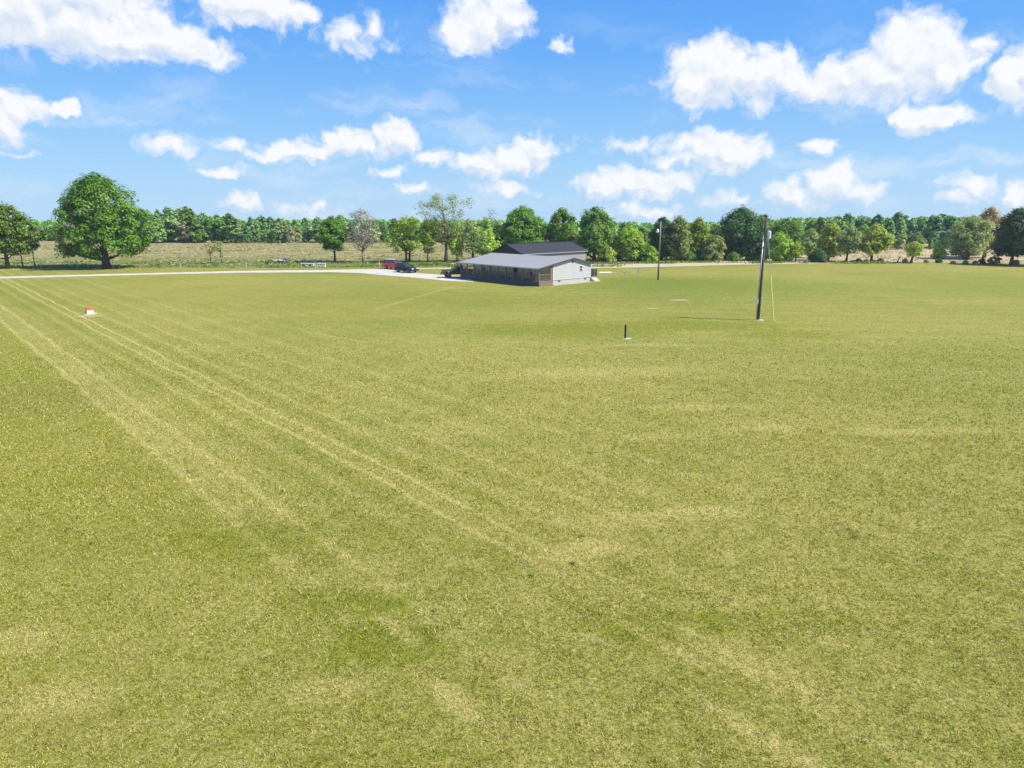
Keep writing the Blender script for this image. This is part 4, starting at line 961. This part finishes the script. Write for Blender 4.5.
# ------------------------------------------------------------------ poles and wires
polew = plain('weathered_pole_wood', (.085, .075, .065), .9, var=.3, scale=8, bump=.3); steel = plain('galvanised_steel', (.45, .46, .47), .45, .7); greyp = plain('grey_enamel', (.55, .57, .58), .4); ins = plain('brown_insulator', (.10, .05, .035), .3)
pb = at(758, 320); PH = 9.62
pole = thing('utility_pole', 'tall grey wooden utility pole with a transformer and yellow guarded guy wire', 'utility pole', pb)
MB().tube([(0, 0, -.1), (0, 0, PH * .5), (0, 0, PH)], [.140, .12, .095], 14).build('mast', polew, pole, smooth=True)
q = MB(); q.tube([(-.19, -.05, 0), (-.16, -.05, PH * .82)], .055, 8); q.build('conduit', steel, pole, smooth=True)
q = MB(); q.box(-.34, -.165, -.16, .06, 1.55, 2.0); q.build('meter_box', greyp, pole, bevel=.015)
q = MB(); q.loft([[(.35 + math.cos(2 * math.pi * i / 16) * r_, .02 + math.sin(2 * math.pi * i / 16) * r_, z) for i in range(16)] for z, r_ in ((7.62, .15), (7.68, .2), (8.26, .2), (8.36, .16), (8.40, .07))]); tr = q.build('transformer', greyp, pole, smooth=False)
q = MB()
for dx_ in (-.09, .09): q.tube([(.35 + dx_, .02, 8.36), (.35 + dx_, .02, 8.6)], [.05, .03], 8)
q.build('bushing', ins, tr)
q = MB(); q.box(.10, .20, -.04, .08, 7.7, 7.78); q.box(.10, .20, -.04, .08, 8.15, 8.23); q.build('bracket', steel, pole)
q = MB(); q.tube([(.10, 0, PH - .35), (.38, -.05, PH - .12), (.38, -.05, PH + .06)], [.03, .03, .05], 8); q.build('insulator', ins, pole)
q = MB(); q.tube([(0, 0, PH), (0, 0, PH + .14), (0, 0, PH + .22)], [.04, .06, .03], 8); q.build('insulator', ins, pole)
ga = at(773.5, 322.2) - pb
gt = Vector((.11, -.02, PH - .5)); k1 = .52
q = MB(); q.tube([gt, gt.lerp(ga, k1)], .028, 6); q.tube([gt + Vector((-.0, .0, -1.1)), gt.lerp(ga, k1 * .8)], .016, 6); q.build('guy_wire', steel, pole)
q = MB(); q.tube([gt.lerp(ga, k1), ga + Vector((0, 0, .12))], .058, 8); q.build('guy_guard', plain('yellow_guard', (.74, .74, .20), .5), pole)
q = MB(); q.tube([ga + Vector((.03, 0, -.1)), ga + Vector((0, 0, .12)), gt.lerp(ga, .97)], .025, 6); q.build('anchor_rod', steel, pole)
pad = MB(); pad.loft([[(math.cos(2 * math.pi * i / 12) * r_ * (1 + .2 * math.sin(i * 2.3)), math.sin(2 * math.pi * i / 12) * r_, z) for i in range(12)] for r_, z in ((.36, .0), (.3, .05))])
po = pad.build('gravel_patch', gravel, None); po.location = (pb.x + .15, pb.y - .1, .002); tag(po, kind='structure')

p2 = at(658, 280); P2H = 8.75
pole2 = thing('light_pole', 'slimmer utility pole with a white yard light, standing before the dark trees', 'utility pole', p2)
q = MB(); q.tube([(0, 0, -.1), (0, 0, P2H * .35)], [.125, .112], 12); q.build('mast_foot', plain('dark_creosote', (.07, .06, .05), .85), pole2, smooth=True)
q = MB(); q.tube([(0, 0, P2H * .35 + .001), (0, 0, P2H)], [.111, .085], 12); q.build('mast', plain('silver_pole_wood', (.26, .26, .255), .85, var=.2), pole2, smooth=True)
q = MB(); q.tube([(-.09, 0, 7.55), (-.28, 0, 7.62), (-.40, 0, 7.58)], .025, 8); arm = q.build('light_arm', steel, pole2)
q = MB(); q.loft([[(-.42 + math.cos(2 * math.pi * i / 14) * r_, math.sin(2 * math.pi * i / 14) * r_, z) for i in range(14)] for z, r_ in ((7.10, .15), (7.2, .22), (7.46, .20), (7.58, .12), (7.66, .05))]); q.build('yard_light', plain('frosted_lamp', (.75, .77, .78), .3), arm)
q = MB(); q.tube([(0, 0, P2H), (0, 0, P2H + .15)], [.05, .03], 8); q.build('insulator', ins, pole2)

def wire(name, label, a, b, sag, r_):
    a, b = Vector(a), Vector(b); pts = []
    for i in range(25):
        t = i / 24; pts.append(a.lerp(b, t) - Vector((0, 0, sag * 4 * t * (1 - t))))
    q = MB(); q.tube(pts, r_, 5); return tag(q.build(name, plain(name + '_cable', (.12, .12, .13), .5)), label, 'wire')
wire('overhead_wire', 'thin overhead wire strung between the two utility poles', pb + Vector((0, 0, PH + .2)), p2 + Vector((0, 0, P2H + .13)), .55, .008)

# clothesline: two T posts and lines
ca, cb = at(624.3, 284.2), at(638, 280.3)
cl = thing('clothesline', 'pair of thin grey T shaped clothesline posts on the lawn right of the house', 'clothesline', ca)
dv = cb - ca; ang = math.atan2(dv.y, dv.x); pr = Vector((-math.sin(ang), math.cos(ang), 0))
for o_ in (Vector(), dv):
    q = MB(); q.tube([o_ + Vector((0, 0, -.1)), o_ + Vector((0, 0, 1.72))], .035, 8); q.tube([o_ - pr * .75 + Vector((0, 0, 1.75)), o_ + pr * .75 + Vector((0, 0, 1.75))], .03, 8); q.build('post', steel, cl)
for k in (-.65, -.22, .22, .65):
    q = MB(); q.tube([pr * k + Vector((0, 0, 1.79)), dv * .5 + pr * k + Vector((0, 0, 1.72)), dv + pr * k + Vector((0, 0, 1.79))], .006, 4); q.build('line', steel, cl)

# black marker post
mp_ = at(625, 338.6)
mk = thing('marker_post', 'short black post standing alone on a small pale pad in the lawn', 'post', mp_)
MB().loft([[(x * w_, y * w_, z) for x, y in ((-1, -1), (1, -1), (1, 1), (-1, 1))] for w_, z in ((.062, -.1), (.060, 1.12), (.045, 1.16))]).build('stake', plain('black_post_paint', (.012, .012, .012), .5), mk)
q = MB(); q.tube([(.085, -.02, -.1), (.085, -.02, 1.02), (.05, -.02, 1.08)], .018, 8); q.build('conduit', steel, mk)
q = MB(); q.loft([[(.18 + math.cos(2 * math.pi * i / 14) * r_ * (1 + .15 * math.sin(i * 1.9)), -.1 + math.sin(2 * math.pi * i / 14) * r_ * .8, z) for i in range(14)] for r_, z in ((.34, .0), (.30, .035))]); q.build('pad', plain('pale_concrete', (.46, .43, .33), .9), mk)

# red topped well cover
wc = at(90, 314.2)
wl = thing('well_cover', 'small cream well cover with a red lid on a pale slab in the lawn', 'well cover', wc, rad(42))
wl.scale = (.82, .82, .82)
MB().box(-.72, .72, -.5, .5, -.05, .07).build('slab', plain('slab_concrete', (.52, .48, .40), .9, var=.2), wl, bevel=.02)
MB().loft([[(-.42, -.36, .071), (.42, -.36, .071), (.42, .36, .071), (-.42, .36, .071)], [(-.33, -.28, .62), (.33, -.28, .62), (.33, .28, .62), (-.33, .28, .62)]]).build('housing', plain('cream_paint', (.60, .54, .37), .7, var=.15), wl, bevel=.015)
MB().loft([[(-.40, -.35, .621), (.40, -.35, .621), (.40, .35, .621), (-.40, .35, .621)], [(-.38, -.33, .70), (.38, -.33, .70), (.38, .33, .70), (-.38, .33, .70)], [(-.24, -.18, .86), (.24, -.18, .86), (.24, .18, .86), (-.24, .18, .86)]]).build('lid', plain('red_lid_paint', (.50, .06, .045), .6, var=.2), wl, bevel=.015)
MB().box(-.425, -.39, -.18, .18, .11, .38).build('hatch', plain('dark_hatch', (.05, .045, .04), .7), wl)

# ------------------------------------------------------------------ left wire fence
fx = [-146, -133.5, -121, -108.5, -96.5, -87.6, -80.9, -74.4, -62, -49.8, -37, -25]
fen = thing('wire_fence', 'low wire fence on pale pipe posts running along the meadow', 'fence', (fx[0], FY(fx[0]), 0))
O = Vector(fen.location)
pp = plain('pale_pipe', (.55, .56, .57), .6)
for i, x in enumerate(fx):
    thick = .085 if i in (6,) else .05
    q = MB(); b0 = Vector((x, FY(x), 0)) - O; q.tube([b0 + Vector((0, 0, -.1)), b0 + Vector((0, 0, 1.22 if i != 6 else 1.4))], thick, 8); q.build('post', pp, fen)
for z in (.35, .65, .95, 1.15):
    q = MB()
    for a, b in zip(fx[:-1], fx[1:]): q.tube([Vector((a, FY(a) - .06, z)) - O, Vector(((a + b) / 2, FY((a + b) / 2) - .06, z - .04)) - O, Vector((b, FY(b) - .06, z)) - O], .004, 4, caps=False)
    q.build('wire', steel, fen)

# ------------------------------------------------------------------ white things by the drive
g = at(281, 263.0); g2 = at(287, 263)
tl = thing('flat_trailer', 'low white flat trailer with a dark grey hitch end in the green weeds', 'trailer', (g.x, g.y, 0), rad(-6))
MB().box(-1.35, 1.1, -.8, .8, .42, .62).build('bed', whitep, tl, bevel=.02)
q = MB(); q.box(1.101, 2.1, -.06, .06, .40, .50); q.tube([(1.75, 0, .0), (1.75, 0, .95)], .05, 8); q.build('hitch', trim, tl)
MB().box(.75, 1.35, -.62, .62, .621, 1.0).build('tool_box', plain('grey_tool_box', (.13, .14, .17), .5), tl, bevel=.02)
wheels(tl, (-.1,), .92, .33, .2)
def headwall(px0, px1, label, hole):
    a, b = at(px0, 267.0), at(px1, 267.0); c = (a + b) / 2; w_ = (b - a).length / 2
    t = thing('culvert_headwall', label, 'culvert', c, math.atan2(b.y - a.y, b.x - a.x))
    q = MB(); q.box(-w_, w_, -.2, .25, -.05, .62); q.box(-w_ - .06, w_ + .06, -.26, .31, .621, .72); q.build('wall', plain('whitewashed_concrete', (.74, .72, .68), .8, var=.1), t, bevel=.02)
    for hx in hole:
        q = MB(); q.loft([[(hx + math.cos(2 * math.pi * i / 16) * .24, y, .30 + math.sin(2 * math.pi * i / 16) * .24) for i in range(16)] for y in (-.215, -.19)]); q.build('pipe_mouth', trim, t)
headwall(301.5, 314, 'long low white concrete headwall with dark pipe mouths beside the drive', (-.75, .5))
headwall(317, 325.5, 'shorter plain white concrete headwall right of the one with pipe mouths', ())
a, b = at(301, 265.3), at(329, 265.0)
q = MB(); dvec = b - a  # dark bar and posts stand in for the shadow of the ditch
q.tube([Vector((0, 0, .95)), dvec + Vector((0, 0, .95))], .05, 8)
rl = thing('ditch_shadow', 'dark bar standing in for the ditch shadow behind the white headwalls', 'shadow_bar', a)
q.build('shadow_bar', trim, rl)
for k in (0.02, .25, .5, .75, .98):
    q = MB(); q.tube([dvec * k + Vector((0, 0, -.1)), dvec * k + Vector((0, 0, .90))], .045, 8); q.build('post', trim, rl)

# ------------------------------------------------------------------ thin haze of the summer air
q = MB(); q.box(-420, 420, -30, 345, -4, 24)
hm, hn = new_mat('air'); hv = hn.node('ShaderNodeVolumePrincipled'); hv.inputs['Color'].default_value = rgb(.80, .88, 1.0); hv.inputs['Density'].default_value = .00022; hv.inputs['Anisotropy'].default_value = .2
ho = hn.node('ShaderNodeOutputMaterial'); hn.l.new(hv.outputs[0], ho.inputs['Volume'])
tag(q.build('haze', hm), kind='stuff')
